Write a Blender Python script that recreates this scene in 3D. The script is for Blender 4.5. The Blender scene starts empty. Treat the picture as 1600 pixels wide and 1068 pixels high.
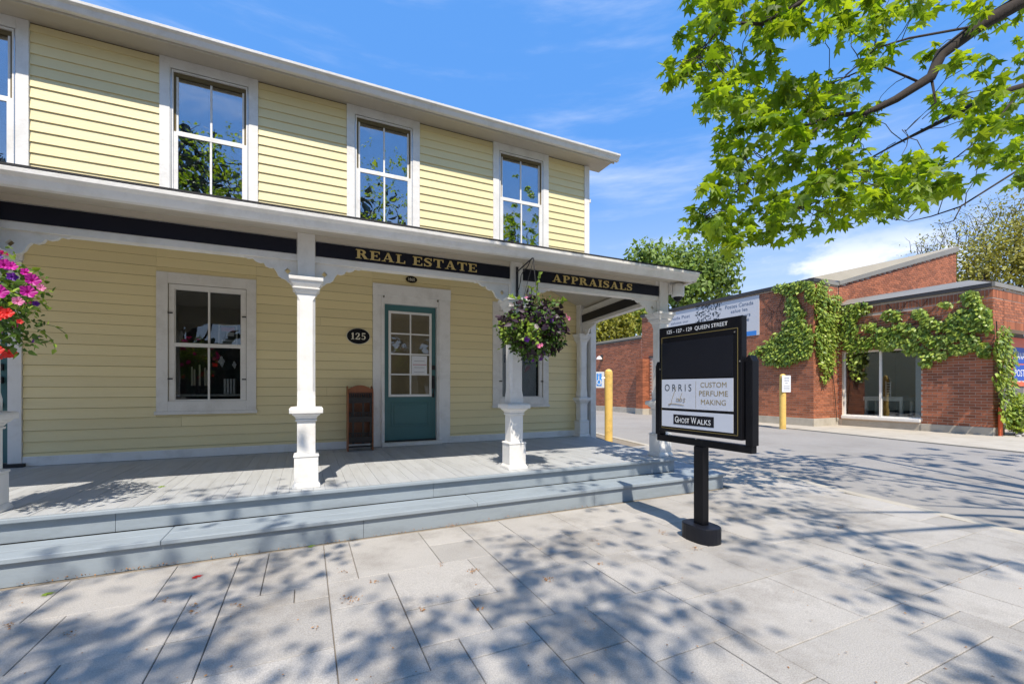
import bpy, math, random
from mathutils import Vector, Matrix
R = math.radians
rnd = random.Random(7)
sc = bpy.context.scene
col = sc.collection

# ------------------------------------------------------------------ camera
F, HZ = 684.0, 605.5                       # focal length and horizon in 1600-px units
CAM = Vector((0.0, -6.677, 1.21))
YAW = math.atan(F / 1456.0)
cd = bpy.data.cameras.new('camera'); cam = bpy.data.objects.new('camera', cd); col.objects.link(cam)
cd.sensor_width = 36; cd.lens = F / 1600 * 36; cd.shift_y = (HZ - 534) / 1600
cd.clip_start = 0.05; cd.clip_end = 3000
cam.location = CAM; cam.rotation_euler = (R(90), 0, -YAW)
sc.camera = cam
sc.render.resolution_x = 1024; sc.render.resolution_y = 683
SA, CA = math.sin(YAW), math.cos(YAW)

# ------------------------------------------------------------------ sky, sun, exposure
EL, AZ = R(56), R(18)
SUN = Vector((-math.sin(AZ) * math.cos(EL), -math.cos(AZ) * math.cos(EL), math.sin(EL)))   # towards the sun
w = bpy.data.worlds.new('World'); sc.world = w; w.use_nodes = True
nt = w.node_tree; N = nt.nodes; LK = nt.links
N.clear()
out = N.new('ShaderNodeOutputWorld'); bg = N.new('ShaderNodeBackground'); sky = N.new('ShaderNodeTexSky')
sky.sky_type = 'NISHITA'; sky.sun_disc = False; sky.sun_elevation = EL; sky.sun_rotation = math.atan2(SUN.x, SUN.y)
sky.air_density = 1.0; sky.dust_density = 0.3; sky.ozone_density = 2.5; sky.altitude = 100
bg.inputs['Strength'].default_value = 0.10
tc = N.new('ShaderNodeTexCoord')
# clouds: soft cumulus near the horizon, thin wisps above, all the way round
sep = N.new('ShaderNodeSeparateXYZ'); LK.new(tc.outputs['Generated'], sep.inputs[0])
def wmath(op, a, b=None, clamp=False):
    n = N.new('ShaderNodeMath'); n.operation = op; n.use_clamp = clamp
    for i, s in enumerate((a, b)):
        if s is None: continue
        if isinstance(s, (int, float)): n.inputs[i].default_value = s
        else: LK.new(s, n.inputs[i])
    return n.outputs[0]
def wramp(src, p0, p1):
    n = N.new('ShaderNodeMapRange'); n.interpolation_type = 'SMOOTHSTEP'
    LK.new(src, n.inputs[0]); n.inputs[1].default_value = p0; n.inputs[2].default_value = p1
    return n.outputs[0]
mp = N.new('ShaderNodeMapping'); mp.inputs['Scale'].default_value = (1.0, 1.0, 2.2); mp.inputs['Location'].default_value = (0.33, 0.1, 0.2)
LK.new(tc.outputs['Generated'], mp.inputs[0])
n1 = N.new('ShaderNodeTexNoise'); n1.inputs['Scale'].default_value = 4.5; n1.inputs['Detail'].default_value = 8; n1.inputs['Roughness'].default_value = 0.55
LK.new(mp.outputs[0], n1.inputs[0])
band = wmath('MULTIPLY', wramp(sep.outputs[2], 0.02, 0.12), wmath('SUBTRACT', 1.0, wramp(sep.outputs[2], 0.20, 0.30)))
cum = wmath('MULTIPLY', wramp(n1.outputs[0], 0.56, 0.68), band)
mp2 = N.new('ShaderNodeMapping'); mp2.inputs['Scale'].default_value = (0.8, 0.8, 5.0); mp2.inputs['Location'].default_value = (1.7, 0.4, 0.0)
LK.new(tc.outputs['Generated'], mp2.inputs[0])
n2 = N.new('ShaderNodeTexNoise'); n2.inputs['Scale'].default_value = 2.2; n2.inputs['Detail'].default_value = 7; n2.inputs['Roughness'].default_value = 0.6
LK.new(mp2.outputs[0], n2.inputs[0])
wisp = wmath('MULTIPLY', wramp(n2.outputs[0], 0.46, 0.84), 0.5)
def wmix(fc, a_, b_):
    m_ = N.new('ShaderNodeMixRGB')
    for i_, s_ in enumerate((fc, a_, b_)):
        if isinstance(s_, (int, float)): m_.inputs[i_].default_value = s_
        elif isinstance(s_, tuple): m_.inputs[i_].default_value = s_ + (1,)
        else: LK.new(s_, m_.inputs[i_])
    return m_.outputs[0]
airy = wmix(0.7, sky.outputs[0], (1.0, 3.35, 8.6))                 # clear spring air, a lighter blue than the bare model
low = wmath('MULTIPLY', wmath('SUBTRACT', 1.0, wramp(sep.outputs[2], -0.02, 0.5)), 0.8)
hazed = wmix(low, airy, (5.9, 6.9, 8.2))
fac = wmath('MAXIMUM', cum, wisp)
mx = N.new('ShaderNodeMixRGB'); LK.new(fac, mx.inputs[0]); LK.new(hazed, mx.inputs[1]); mx.inputs[2].default_value = (8.8, 9.0, 9.4, 1)
LK.new(mx.outputs[0], bg.inputs[0]); LK.new(bg.outputs[0], out.inputs[0])
sl = bpy.data.lights.new('sun', 'SUN'); sl.energy = 4.5; sl.angle = R(0.53); sl.color = (1.0, 0.915, 0.79)
so = bpy.data.objects.new('sun', sl); col.objects.link(so)
so.rotation_euler = (-SUN).to_track_quat('-Z', 'Y').to_euler(); so.location = (-5, -15, 25)
sc.view_settings.view_transform = 'Standard'; sc.view_settings.look = 'None'
sc.view_settings.exposure = 0.45; sc.view_settings.gamma = 1.0
sc.cycles.max_bounces = 8; sc.cycles.transparent_max_bounces = 12

def ray(x, y):
    u = (x - 800) / F; v = (HZ - y) / F
    return Vector((SA + u * CA, CA - u * SA, v))
def at(x, y, d): return CAM + ray(x, y) * d                # pixel of the photograph + depth in metres
def onX(x, y, X): r = ray(x, y); return CAM + r * (X / r.x)
def onY(x, y, Y): r = ray(x, y); return CAM + r * ((Y - CAM.y) / r.y)
def onZ(x, y, Z=0.0): r = ray(x, y); return CAM + r * ((Z - CAM.z) / r.z)

# ------------------------------------------------------------------ materials
def lin(h):
    c = [int(h[i:i + 2], 16) / 255 for i in (0, 2, 4)]
    return tuple((x / 12.92 if x <= .04045 else ((x + .055) / 1.055) ** 2.4) for x in c) + (1,)
MATS = {}
def mat(name, h, rough=0.6, var=0.08, scale=6.0, bump=0.0, bscale=60.0, island=0.0, objrand=0.0, metal=0.0, trans=0.0, dirt=None, dscale=2.0, damt=0.4, spec=0.5, stretch=(1, 1, 1), speck=0.0, alt=None):
    m = bpy.data.materials.new(name); m.use_nodes = True
    t = m.node_tree; n = t.nodes; l = t.links
    b = n['Principled BSDF']; b.inputs['Roughness'].default_value = rough; b.inputs['Metallic'].default_value = metal
    b.inputs['Specular IOR Level'].default_value = spec
    c = lin(h) if isinstance(h, str) else tuple(h) + (1,)
    tcn = n.new('ShaderNodeTexCoord'); mpn = n.new('ShaderNodeMapping'); mpn.inputs['Scale'].default_value = stretch
    geo = n.new('ShaderNodeNewGeometry')
    l.new(geo.outputs['Position'], mpn.inputs[0])
    def mth(op, a, bb):
        k = n.new('ShaderNodeMath'); k.operation = op
        for i, s in enumerate((a, bb)):
            if isinstance(s, (int, float)): k.inputs[i].default_value = s
            else: l.new(s, k.inputs[i])
        return k.outputs[0]
    nz = n.new('ShaderNodeTexNoise'); nz.inputs['Scale'].default_value = scale; nz.inputs['Detail'].default_value = 6; nz.inputs['Roughness'].default_value = 0.6
    l.new(mpn.outputs[0], nz.inputs[0])
    f = mth('MULTIPLY_ADD', nz.outputs[0], 2 * var); f.node.inputs[2].default_value = 1 - var
    if island:
        k = mth('MULTIPLY_ADD', geo.outputs['Random Per Island'], 2 * island); k.node.inputs[2].default_value = 1 - island
        f = mth('MULTIPLY', f, k)
    if objrand:
        oi = n.new('ShaderNodeObjectInfo')
        k = mth('MULTIPLY_ADD', oi.outputs['Random'], 2 * objrand); k.node.inputs[2].default_value = 1 - objrand
        f = mth('MULTIPLY', f, k)
    if speck:
        sp = n.new('ShaderNodeTexNoise'); sp.inputs['Scale'].default_value = 170; sp.inputs['Detail'].default_value = 3; l.new(geo.outputs['Position'], sp.inputs[0])
        k = n.new('ShaderNodeMapRange'); l.new(sp.outputs[0], k.inputs[0]); k.inputs[1].default_value = .3; k.inputs[2].default_value = .7; k.inputs[3].default_value = 1 - speck; k.inputs[4].default_value = 1 + speck
        f = mth('MULTIPLY', f, k.outputs[0])
    vm = n.new('ShaderNodeVectorMath'); vm.operation = 'SCALE'; vm.inputs[0].default_value = c[:3]; l.new(f, vm.inputs['Scale'])
    if alt:
        am = n.new('ShaderNodeMixRGB'); am.inputs[1].default_value = c; am.inputs[2].default_value = tuple(alt) + (1,)
        wn_ = n.new('ShaderNodeTexWhiteNoise'); wn_.noise_dimensions = '1D'
        if objrand: l.new(n.new('ShaderNodeObjectInfo').outputs['Random'], wn_.inputs['W'])
        else: l.new(geo.outputs['Random Per Island'], wn_.inputs['W'])
        l.new(wn_.outputs[0], am.inputs[0]); l.new(am.outputs[0], vm.inputs[0])
    colr = vm.outputs[0]
    if dirt:
        dz = n.new('ShaderNodeTexNoise'); dz.inputs['Scale'].default_value = dscale; dz.inputs['Detail'].default_value = 9; dz.inputs['Roughness'].default_value = 0.7
        l.new(mpn.outputs[0], dz.inputs[0])
        mr = n.new('ShaderNodeMapRange'); l.new(dz.outputs[0], mr.inputs[0]); mr.inputs[1].default_value = 0.48; mr.inputs[2].default_value = 0.75; mr.inputs[4].default_value = damt
        mm = n.new('ShaderNodeMixRGB'); l.new(mr.outputs[0], mm.inputs[0]); l.new(colr, mm.inputs[1]); mm.inputs[2].default_value = lin(dirt)
        colr = mm.outputs[0]
    l.new(colr, b.inputs['Base Color'])
    if bump:
        bz = n.new('ShaderNodeTexNoise'); bz.inputs['Scale'].default_value = bscale; bz.inputs['Detail'].default_value = 4
        l.new(mpn.outputs[0], bz.inputs[0])
        bp = n.new('ShaderNodeBump'); bp.inputs['Strength'].default_value = bump; bp.inputs['Distance'].default_value = 0.01
        l.new(bz.outputs[0], bp.inputs['Height']); l.new(bp.outputs[0], b.inputs['Normal'])
    if trans:
        tr = n.new('ShaderNodeBsdfTranslucent'); ms = n.new('ShaderNodeMixShader'); ms.inputs[0].default_value = trans
        sv = n.new('ShaderNodeVectorMath'); sv.operation = 'MULTIPLY'; l.new(colr, sv.inputs[0]); sv.inputs[1].default_value = (1.5, 1.35, 0.5)
        l.new(sv.outputs[0], tr.inputs[0]); l.new(b.outputs[0], ms.inputs[1]); l.new(tr.outputs[0], ms.inputs[2])
        l.new(ms.outputs[0], n['Material Output'].inputs[0])
    MATS[name] = m
    return m
def glass_mat(name, base, tint=(0.75, 0.8, 0.82)):
    m = bpy.data.materials.new(name); m.use_nodes = True
    t = m.node_tree; n = t.nodes; l = t.links; n.remove(n['Principled BSDF'])
    tr = n.new('ShaderNodeBsdfTransparent'); tr.inputs[0].default_value = tint + (1,)
    gl = n.new('ShaderNodeBsdfGlossy'); gl.inputs['Roughness'].default_value = 0.004; gl.inputs[0].default_value = (.95, .97, 1, 1)
    fr = n.new('ShaderNodeFresnel'); fr.inputs[0].default_value = 1.5
    ad = n.new('ShaderNodeMath'); ad.operation = 'ADD'; ad.use_clamp = True; ad.inputs[1].default_value = base; l.new(fr.outputs[0], ad.inputs[0])
    nz = n.new('ShaderNodeTexNoise'); nz.inputs['Scale'].default_value = 1.6; bp = n.new('ShaderNodeBump'); bp.inputs['Strength'].default_value = 0.12; bp.inputs['Distance'].default_value = 0.03
    ge = n.new('ShaderNodeNewGeometry'); l.new(ge.outputs['Position'], nz.inputs[0]); l.new(nz.outputs[0], bp.inputs['Height']); l.new(bp.outputs[0], gl.inputs['Normal'])
    ms = n.new('ShaderNodeMixShader'); l.new(ad.outputs[0], ms.inputs[0]); l.new(tr.outputs[0], ms.inputs[1]); l.new(gl.outputs[0], ms.inputs[2])
    l.new(ms.outputs[0], n['Material Output'].inputs[0])
    MATS[name] = m; return m

mat('yellow', (.82, .70, .39), .55, .07, 3, .25, 40, island=.03, objrand=.045, dirt='b8a061', dscale=1.5, damt=.18, stretch=(.5, 1, 3))
mat('white', (.80, .785, .75), .5, .05, 5, .22, 45, dirt='9a9280', dscale=4, damt=.32)
mat('white_old', (.76, .735, .68), .55, .06, 5, .25, 45, dirt='8f8670', dscale=4, damt=.3)
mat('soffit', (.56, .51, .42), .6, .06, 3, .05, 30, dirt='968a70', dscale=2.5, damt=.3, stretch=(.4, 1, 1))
mat('deck', (.43, .445, .455), .6, .06, 5, .12, 90, objrand=.05, dirt='6d6960', dscale=3.2, damt=.35, stretch=(3, .5, 1))
mat('step', (.29, .335, .37), .5, .06, 4, .1, 70, objrand=.03, dirt='5f6366', dscale=3, damt=.35, stretch=(.6, 2, 2))
mat('black', (.010, .011, .016), .42, .1, 8, spec=.25)
mat('sign_black', (.006, .006, .008), .38, .15, 5, dirt='2a2a2c', dscale=7, damt=.10, spec=.2)
mat('navy', (.010, .010, .017), .5, .1, 6, spec=.2)
mat('gold', (.62, .46, .17), .4, .08, 20, metal=.15)
mat('gold_thin', (.25, .19, .06), .4, .05, 20)
mat('gold_text', (.30, .22, .08), .5, .05, 20)
mat('cream', (.75, .70, .55), .5, .05)
mat('teal', (.058, .165, .17), .38, .06, 5, .05, 60)
mat('kraft', (.62, .46, .27), .8, .12, 7, .2, 30, stretch=(3, 3, .6))
mat('paper', (.72, .73, .75), .7, .03)
mat('panel_white', (.62, .645, .70), .22, .03, 3)
mat('red', (.45, .03, .03), .5)
mat('dark', (.012, .012, .013), .8)
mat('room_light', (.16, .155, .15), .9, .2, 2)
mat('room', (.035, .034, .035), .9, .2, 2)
mat('blind', (.22, .25, .34), .8, .1, 4)
mat('roof', (.022, .022, .024), .85, .25, 12, .5, 120)
mat('shadow_gap', (.15, .115, .055), .9)
mat('wood', (.26, .085, .028), .4, .22, 6, .05, 40, stretch=(6, 6, .8))
mat('wood_dark', (.013, .009, .008), .45, .2, 8)
mat('iron', (.012, .012, .013), .45, .1, 20)
mat('paver', (.41, .385, .35), .85, .12, 2.5, .5, 300, objrand=.10, dirt='665d52', dscale=1.7, damt=.6, speck=.22)
mat('joint', (.24, .20, .15), .95, .2, 20)
mat('concrete', (.46, .42, .35), .9, .12, 3, .3, 120, dirt='7c705c', dscale=2, damt=.45)
mat('asphalt', (.32, .30, .275), .92, .15, 1.2, .7, 160, dirt='5c564e', dscale=.6, damt=.5, speck=.25)
mat('earth', (.13, .11, .08), .95, .3, 4, .4, 40)
mat('brick', (.37, .125, .058), .85, .14, 9, .3, 150, island=.3, dirt='4a2a22', dscale=.8, damt=.3)
mat('brick_one', (.35, .115, .056), .85, .14, 9, .3, 150, objrand=.38, dirt='4a2a22', dscale=.8, damt=.3)
mat('mortar', (.56, .46, .38), .95, .15, 8, .3, 100)
mat('flashing', (.25, .235, .20), .5, .1, 2, dirt='55504a', dscale=1.5, damt=.4, stretch=(1, .3, 1))
mat('flashing_dark', (.045, .042, .042), .5, .15, 3)
mat('roof_metal', (.34, .30, .22), .5, .1, 1.5, dirt='8a8268', dscale=.7, damt=.5)
mat('yellow_post', (.78, .52, .14), .5, .08, 6, .1, 50, dirt='4d3c22', dscale=6, damt=.5)
mat('blue', (.015, .07, .42), .5)
mat('light_blue', (.05, .25, .70), .5)
mat('text_blue', (.07, .12, .22), .6)
mat('text_dark', (.02, .03, .035), .5)
mat('text_white', (.82, .82, .80), .5)
mat('orange', (.70, .13, .045), .5, .05)
mat('banner', (.62, .63, .66), .6, .04, 1.2)
mat('leaf', (.30, .42, .03), .5, .12, 2, island=.3, trans=.6, alt=(.13, .24, .014))
mat('leaf_one', (.30, .42, .03), .5, .12, 2, objrand=.3, trans=.6, alt=(.13, .24, .014))
mat('leaf_street', (.08, .10, .06), .7, .2, .6, island=.4)
mat('vine', (.40, .48, .08), .4, .15, 2, island=.35, trans=.25, alt=(.12, .22, .03))
mat('leaf_far', (.19, .28, .055), .6, .2, .6, island=.4, trans=.35)
mat('leaf_yellow', (.26, .26, .03), .6, .2, .8, island=.35, trans=.35)
mat('leaf_bud', (.30, .29, .05), .6, .2, .8, island=.45, trans=.3)
mat('basket_green', (.075, .15, .02), .5, .2, 8, island=.5, trans=.3)
mat('basket_lime', (.26, .38, .05), .5, .2, 8, island=.35, trans=.35)
mat('basket_purple', (.03, .012, .024), .45, .2, 8, island=.5, trans=.1)
mat('petal_magenta', (.58, .015, .36), .5, .15, 30, objrand=.3, trans=.3)
mat('petal_violet', (.13, .012, .30), .5, .15, 30, objrand=.3, trans=.25)
mat('petal_pink', (.75, .22, .45), .5, .15, 30, objrand=.2, trans=.3)
mat('petal_red', (.70, .035, .03), .5, .15, 30, objrand=.2, trans=.3)
mat('bark', (.040, .030, .026), .9, .3, 12, .6, 40, stretch=(1, 1, .4))
mat('twig', (.055, .038, .028), .85, .2, 20)
mat('litter', (.36, .17, .05), .9, .3, 20, island=.5)
mat('coir', (.10, .065, .03), .95, .3, 30, .5, 80)
mat('stone', (.42, .40, .37), .9, .2, 6, .3, 60, island=.25)
mat('lamp_white', (.8, .8, .78), .4)
mat('chrome', (.5, .5, .5), .25, .05, metal=.9)
glass_mat('glass', .30)
glass_mat('glass_dark', .025, (.8, .82, .82))
glass_mat('glass_shop', .06, (.85, .88, .88))

# ------------------------------------------------------------------ builders
class MB:
    def __init__(s): s.v = []; s.f = []
    def raw(s, vs, fs):
        k = len(s.v); s.v += [tuple(q) for q in vs]; s.f += [tuple(i + k for i in q) for q in fs]; return s
    def box(s, x0, x1, y0, y1, z0, z1):
        return s.raw([(x0, y0, z0), (x1, y0, z0), (x1, y1, z0), (x0, y1, z0), (x0, y0, z1), (x1, y0, z1), (x1, y1, z1), (x0, y1, z1)],
                     [(0, 3, 2, 1), (4, 5, 6, 7), (0, 1, 5, 4), (1, 2, 6, 5), (2, 3, 7, 6), (3, 0, 4, 7)])
    def loft(s, a, b, cap=True):            # two rings of equal length
        n = len(a); fs = [(i, (i + 1) % n, n + (i + 1) % n, n + i) for i in range(n)]
        if cap: fs += [tuple(reversed(range(n))), tuple(range(n, 2 * n))]
        return s.raw(list(a) + list(b), fs)
    def slab(s, poly, z0, z1): return s.loft([(x, y, z0) for x, y in poly], [(x, y, z1) for x, y in poly])
    def ext_y(s, poly, y0, y1): return s.loft([(x, y0, z) for x, z in poly], [(x, y1, z) for x, z in poly])      # (x,z) outline
    def ext_x(s, poly, x0, x1): return s.loft([(x0, y, z) for y, z in poly], [(x1, y, z) for y, z in poly])      # (y,z) outline
    def frame_y(s, x0, x1, z0, z1, wl, wr, wb, wt, y0, y1):
        s.box(x0, x0 + wl, y0, y1, z0, z1); s.box(x1 - wr, x1, y0, y1, z0, z1)
        s.box(x0 + wl, x1 - wr, y0, y1, z0, z0 + wb); s.box(x0 + wl, x1 - wr, y0, y1, z1 - wt, z1); return s
    def tube(s, pts, rs, n=8, cap=True):
        pts = [Vector(p) for p in pts]; rings = []
        if isinstance(rs, (int, float)): rs = [rs] * len(pts)
        for i, p in enumerate(pts):
            d = (pts[min(i + 1, len(pts) - 1)] - pts[max(i - 1, 0)]).normalized()
            a = d.cross(Vector((0, 0, 1)) if abs(d.z) < .9 else Vector((1, 0, 0))).normalized(); b = d.cross(a)
            rings.append([p + (a * math.cos(2 * math.pi * k / n) + b * math.sin(2 * math.pi * k / n)) * rs[i] for k in range(n)])
        vs = [q for r in rings for q in r]
        fs = [(i * n + k, i * n + (k + 1) % n, (i + 1) * n + (k + 1) % n, (i + 1) * n + k) for i in range(len(pts) - 1) for k in range(n)]
        if cap: fs += [tuple(reversed(range(n))), tuple((len(pts) - 1) * n + k for k in range(n))]
        return s.raw(vs, fs)
    def lathe(s, c, prof, n=20):
        vs = [(c[0] + r * math.cos(2 * math.pi * k / n), c[1] + r * math.sin(2 * math.pi * k / n), c[2] + z) for r, z in prof for k in range(n)]
        m = len(prof); fs = [(i * n + k, i * n + (k + 1) % n, (i + 1) * n + (k + 1) % n, (i + 1) * n + k) for i in range(m - 1) for k in range(n)]
        fs += [tuple(reversed(range(n))), tuple((m - 1) * n + k for k in range(n))]
        return s.raw(vs, fs)
    def build(s, name, m, parent=None, smooth=False, bevel=0):
        me = bpy.data.meshes.new(name); me.from_pydata(s.v, [], s.f); me.update()
        return link(name, me, m, parent, smooth, bevel)
def link(name, me, m, parent=None, smooth=False, bevel=0):
    if m and not me.materials: me.materials.append(MATS[m])
    o = bpy.data.objects.new(name, me); col.objects.link(o)
    if parent is not None: o.parent = parent; o.matrix_parent_inverse = Matrix.Translation(parent.matrix_world.translation).inverted() if parent.type != 'EMPTY' or True else Matrix()
    if smooth:
        for p in me.polygons: p.use_smooth = True
    if bevel:
        b = o.modifiers.new('bevel', 'BEVEL'); b.width = bevel; b.segments = 2; b.limit_method = 'ANGLE'; b.angle_limit = R(40)
    return o
ORIG = {}
def thing(name, label, cat, loc=(0, 0, 0), group=None):
    o = bpy.data.objects.new(name, None); col.objects.link(o); o.location = loc; o.empty_display_size = .1
    o.matrix_world = Matrix.Translation(loc)
    return tag(o, label, cat, group)
def tag(o, label, cat, group=None):
    o['label'] = label; o['category'] = cat
    if group: o['group'] = group
    return o
def struct(o, label=None):
    o['kind'] = 'structure'
    if label: o['label'] = label
    return o
def stuff(o): o['kind'] = 'stuff'; return o

def text(name, s, width, height, origin, xd, yd, m, parent, ext=.002, bold=0.0):
    """lettering: width x height block centred on origin, running along xd, up along yd"""
    c = bpy.data.curves.new(name, 'FONT'); c.body = s; c.size = 1; c.extrude = 0; c.resolution_u = 3; c.offset = bold; c.align_x = 'CENTER'
    t = bpy.data.objects.new(name, c); col.objects.link(t)
    dg = bpy.context.evaluated_depsgraph_get(); me = bpy.data.meshes.new_from_object(t.evaluated_get(dg))
    bpy.data.objects.remove(t); bpy.data.curves.remove(c)
    xs = [v.co.x for v in me.vertices]; ys = [v.co.y for v in me.vertices]
    x0, x1, y0, y1 = min(xs), max(xs), min(ys), max(ys)
    xd = Vector(xd); yd = Vector(yd); nd = xd.cross(yd); o = Vector(origin)
    for v in me.vertices:
        a = ((v.co.x - x0) / (x1 - x0) - .5) * width; b = ((v.co.y - y0) / (y1 - y0) - .5) * height
        v.co = o + xd * a + yd * b + nd * ext
    me.name = name
    return link(name, me, m, parent)

# slab-serif capitals and numerals, unit height, as lists of outlines
def ring(cx, cy, ax, ay, bx, by, a0, a1, n=10):
    o = [(cx + ax * math.cos(R(a0 + (a1 - a0) * i / n)), cy + ay * math.sin(R(a0 + (a1 - a0) * i / n))) for i in range(n + 1)]
    i_ = [(cx + bx * math.cos(R(a0 + (a1 - a0) * i / n)), cy + by * math.sin(R(a0 + (a1 - a0) * i / n))) for i in range(n + 1)]
    return o + i_[::-1]
def rc(x0, x1, y0, y1): return [(x0, y0), (x1, y0), (x1, y1), (x0, y1)]
S_, T_ = .07, .20                               # serif height, stem width
def ribbon(pts, ws):
    L, Rr = [], []
    for i, (x, y) in enumerate(pts):
        x0, y0 = pts[max(i - 1, 0)]; x1, y1 = pts[min(i + 1, len(pts) - 1)]
        d = math.hypot(x1 - x0, y1 - y0); nx, ny = -(y1 - y0) / d, (x1 - x0) / d
        L.append((x + nx * ws[i] / 2, y + ny * ws[i] / 2)); Rr.append((x - nx * ws[i] / 2, y - ny * ws[i] / 2))
    return L + Rr[::-1]
GL = {
 'I': (.42, [rc(.11, .31, 0, 1), rc(0, .42, 0, S_), rc(0, .42, 1 - S_, 1)]),
 'L': (.70, [rc(.10, .30, 0, 1), rc(0, .42, 1 - S_, 1), rc(0, .66, 0, S_ + .02), [(.56, 0), (.70, 0), (.70, .33), (.64, .33)]]),
 'E': (.74, [rc(.10, .30, 0, 1), rc(0, .68, 0, S_ + .02), rc(0, .68, .91, 1), rc(.3, .52, .46, .54), rc(.48, .54, .36, .64), [(.60, 0), (.74, 0), (.74, .30), (.68, .30)], [(.60, 1), (.72, 1), (.72, .72), (.66, .72)]]),
 'T': (.80, [rc(.30, .50, 0, 1), rc(.20, .60, 0, S_), rc(.02, .78, .91, 1), [(0, 1), (.12, 1), (.06, .68), (0, .68)], [(.80, 1), (.68, 1), (.74, .68), (.80, .68)]]),
 'A': (.92, [[(.10, 0), (.19, 0), (.50, 1), (.41, 1)], [(.60, 0), (.84, 0), (.53, 1), (.38, 1)], rc(.22, .66, .27, .35), rc(0, .30, 0, S_), rc(.52, .92, 0, S_)]),
 'P': (.72, [rc(.10, .30, 0, 1), rc(0, .42, 0, S_), rc(0, .40, 1 - S_, 1), ring(.36, .72, .36, .28, .15, .20, -90, 90), rc(.3, .37, .92, 1.0), rc(.3, .37, .44, .52)]),
 'R': (.86, [rc(.10, .30, 0, 1), rc(0, .40, 0, S_), rc(0, .40, 1 - S_, 1), ring(.36, .74, .34, .26, .14, .18, -90, 90), rc(.3, .37, .92, 1.0), rc(.3, .37, .48, .56), [(.36, .52), (.58, .52), (.86, 0), (.60, 0)], rc(.60, .90, 0, S_)]),
 'S': (.66, [ribbon([(.60, .74), (.54, .90), (.36, .955), (.16, .90), (.10, .74), (.20, .60), (.42, .48), (.55, .34), (.50, .12), (.30, .045), (.12, .10), (.05, .27)], [.05, .09, .09, .15, .18, .20, .21, .20, .15, .09, .09, .05]), [(.54, .68), (.62, .68), (.62, 1), (.56, 1)], [(.02, 0), (.08, 0), (.09, .32), (.02, .32)]]),
 '1': (.44, [rc(.13, .33, 0, 1), rc(0, .44, 0, S_), [(.02, .80), (.14, .80), (.33, 1), (.2, 1)]]),
 '2': (.64, [ribbon([(.08, .70), (.12, .88), (.30, .955), (.48, .88), (.50, .70), (.38, .48), (.20, .28), (.06, .09)], [.14, .10, .09, .16, .20, .16, .10, .06]), [(.03, 0), (.62, 0), (.64, .32), (.57, .32), (.52, .16), (.03, .16)]]),
 '5': (.62, [rc(.12, .56, .84, 1), rc(.12, .19, .46, .86), ribbon([(.14, .52), (.30, .60), (.48, .50), (.53, .30), (.42, .08), (.24, .045), (.08, .16)], [.08, .09, .16, .20, .15, .09, .16])]),
 ' ': (.34, []),
}
def serif(name, s, width, height, origin, xd, yd, m, parent, thick=.006):
    xd = Vector(xd); yd = Vector(yd); nd = xd.cross(yd); o = Vector(origin)
    gap = .12; tot = sum(GL[c][0] + gap for c in s) - gap; k = width / tot
    mb = MB(); x = 0; e = 0
    for c in s:
        wd, polys = GL[c]
        for p in polys:
            e = (e + 1) % 7; th = thick + e * .00025
            q = [o + xd * ((x + px) * k - width / 2) + yd * (py * height - height / 2) for px, py in p]
            mb.loft(q, [a + nd * th for a in q])
        x += wd + gap
    return mb.build(name, m, parent)
EX, EY, EZ = (1, 0, 0), (0, 1, 0), (0, 0, 1)

# ================================================================== GROUND
def sheet(name, poly, z, m): 
    mb = MB(); mb.raw([(x, y, z) for x, y in poly], [tuple(range(len(poly)))]); return struct(mb.build(name, m))
xc = lambda Y: 5.95 + .2 * (Y + 2.8)              # kerb line, skewed along the lot
sheet('ground', [(-900, -900), (900, -900), (900, 900), (-900, 900)], -.10, 'earth')
sheet('driveway', [(xc(-9) - .1, -9), (30, -9), (30, 40), (xc(40), 40)], -.035, 'asphalt')
sheet('street', [(-60, -40), (60, -40), (60, -9.004), (-60, -9.004)], -.06, 'asphalt')
sheet('pavement_bed', [(-7, -9), (xc(-9) - .05, -9), (xc(3) - .05, 3), (3.5, 3), (-7, -2.6)], -.016, 'joint')
kb = MB(); ys = [-9 + i * .75 for i in range(18)]
kerb = MB().slab([(xc(-9) - .13, -9), (xc(-9), -9), (xc(4.5), 4.5), (xc(4.5) - .13, 4.5)], -.09, .004)
struct(kerb.build('kerb', 'concrete', bevel=.012))
xp = lambda Y: 12.95 + .18 * (Y - .0)
mb = MB().slab([(xp(-9), -9), (30, -9), (30, -1.86), (15.86, -1.86), (15.86, 1.85), (14.6, 1.85), (14.6, 9.2), (14.6, 40), (xp(14), 40), (xp(14), 14)], -.09, -.008)
struct(mb.build('post_office_pavement', 'concrete'))

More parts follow.
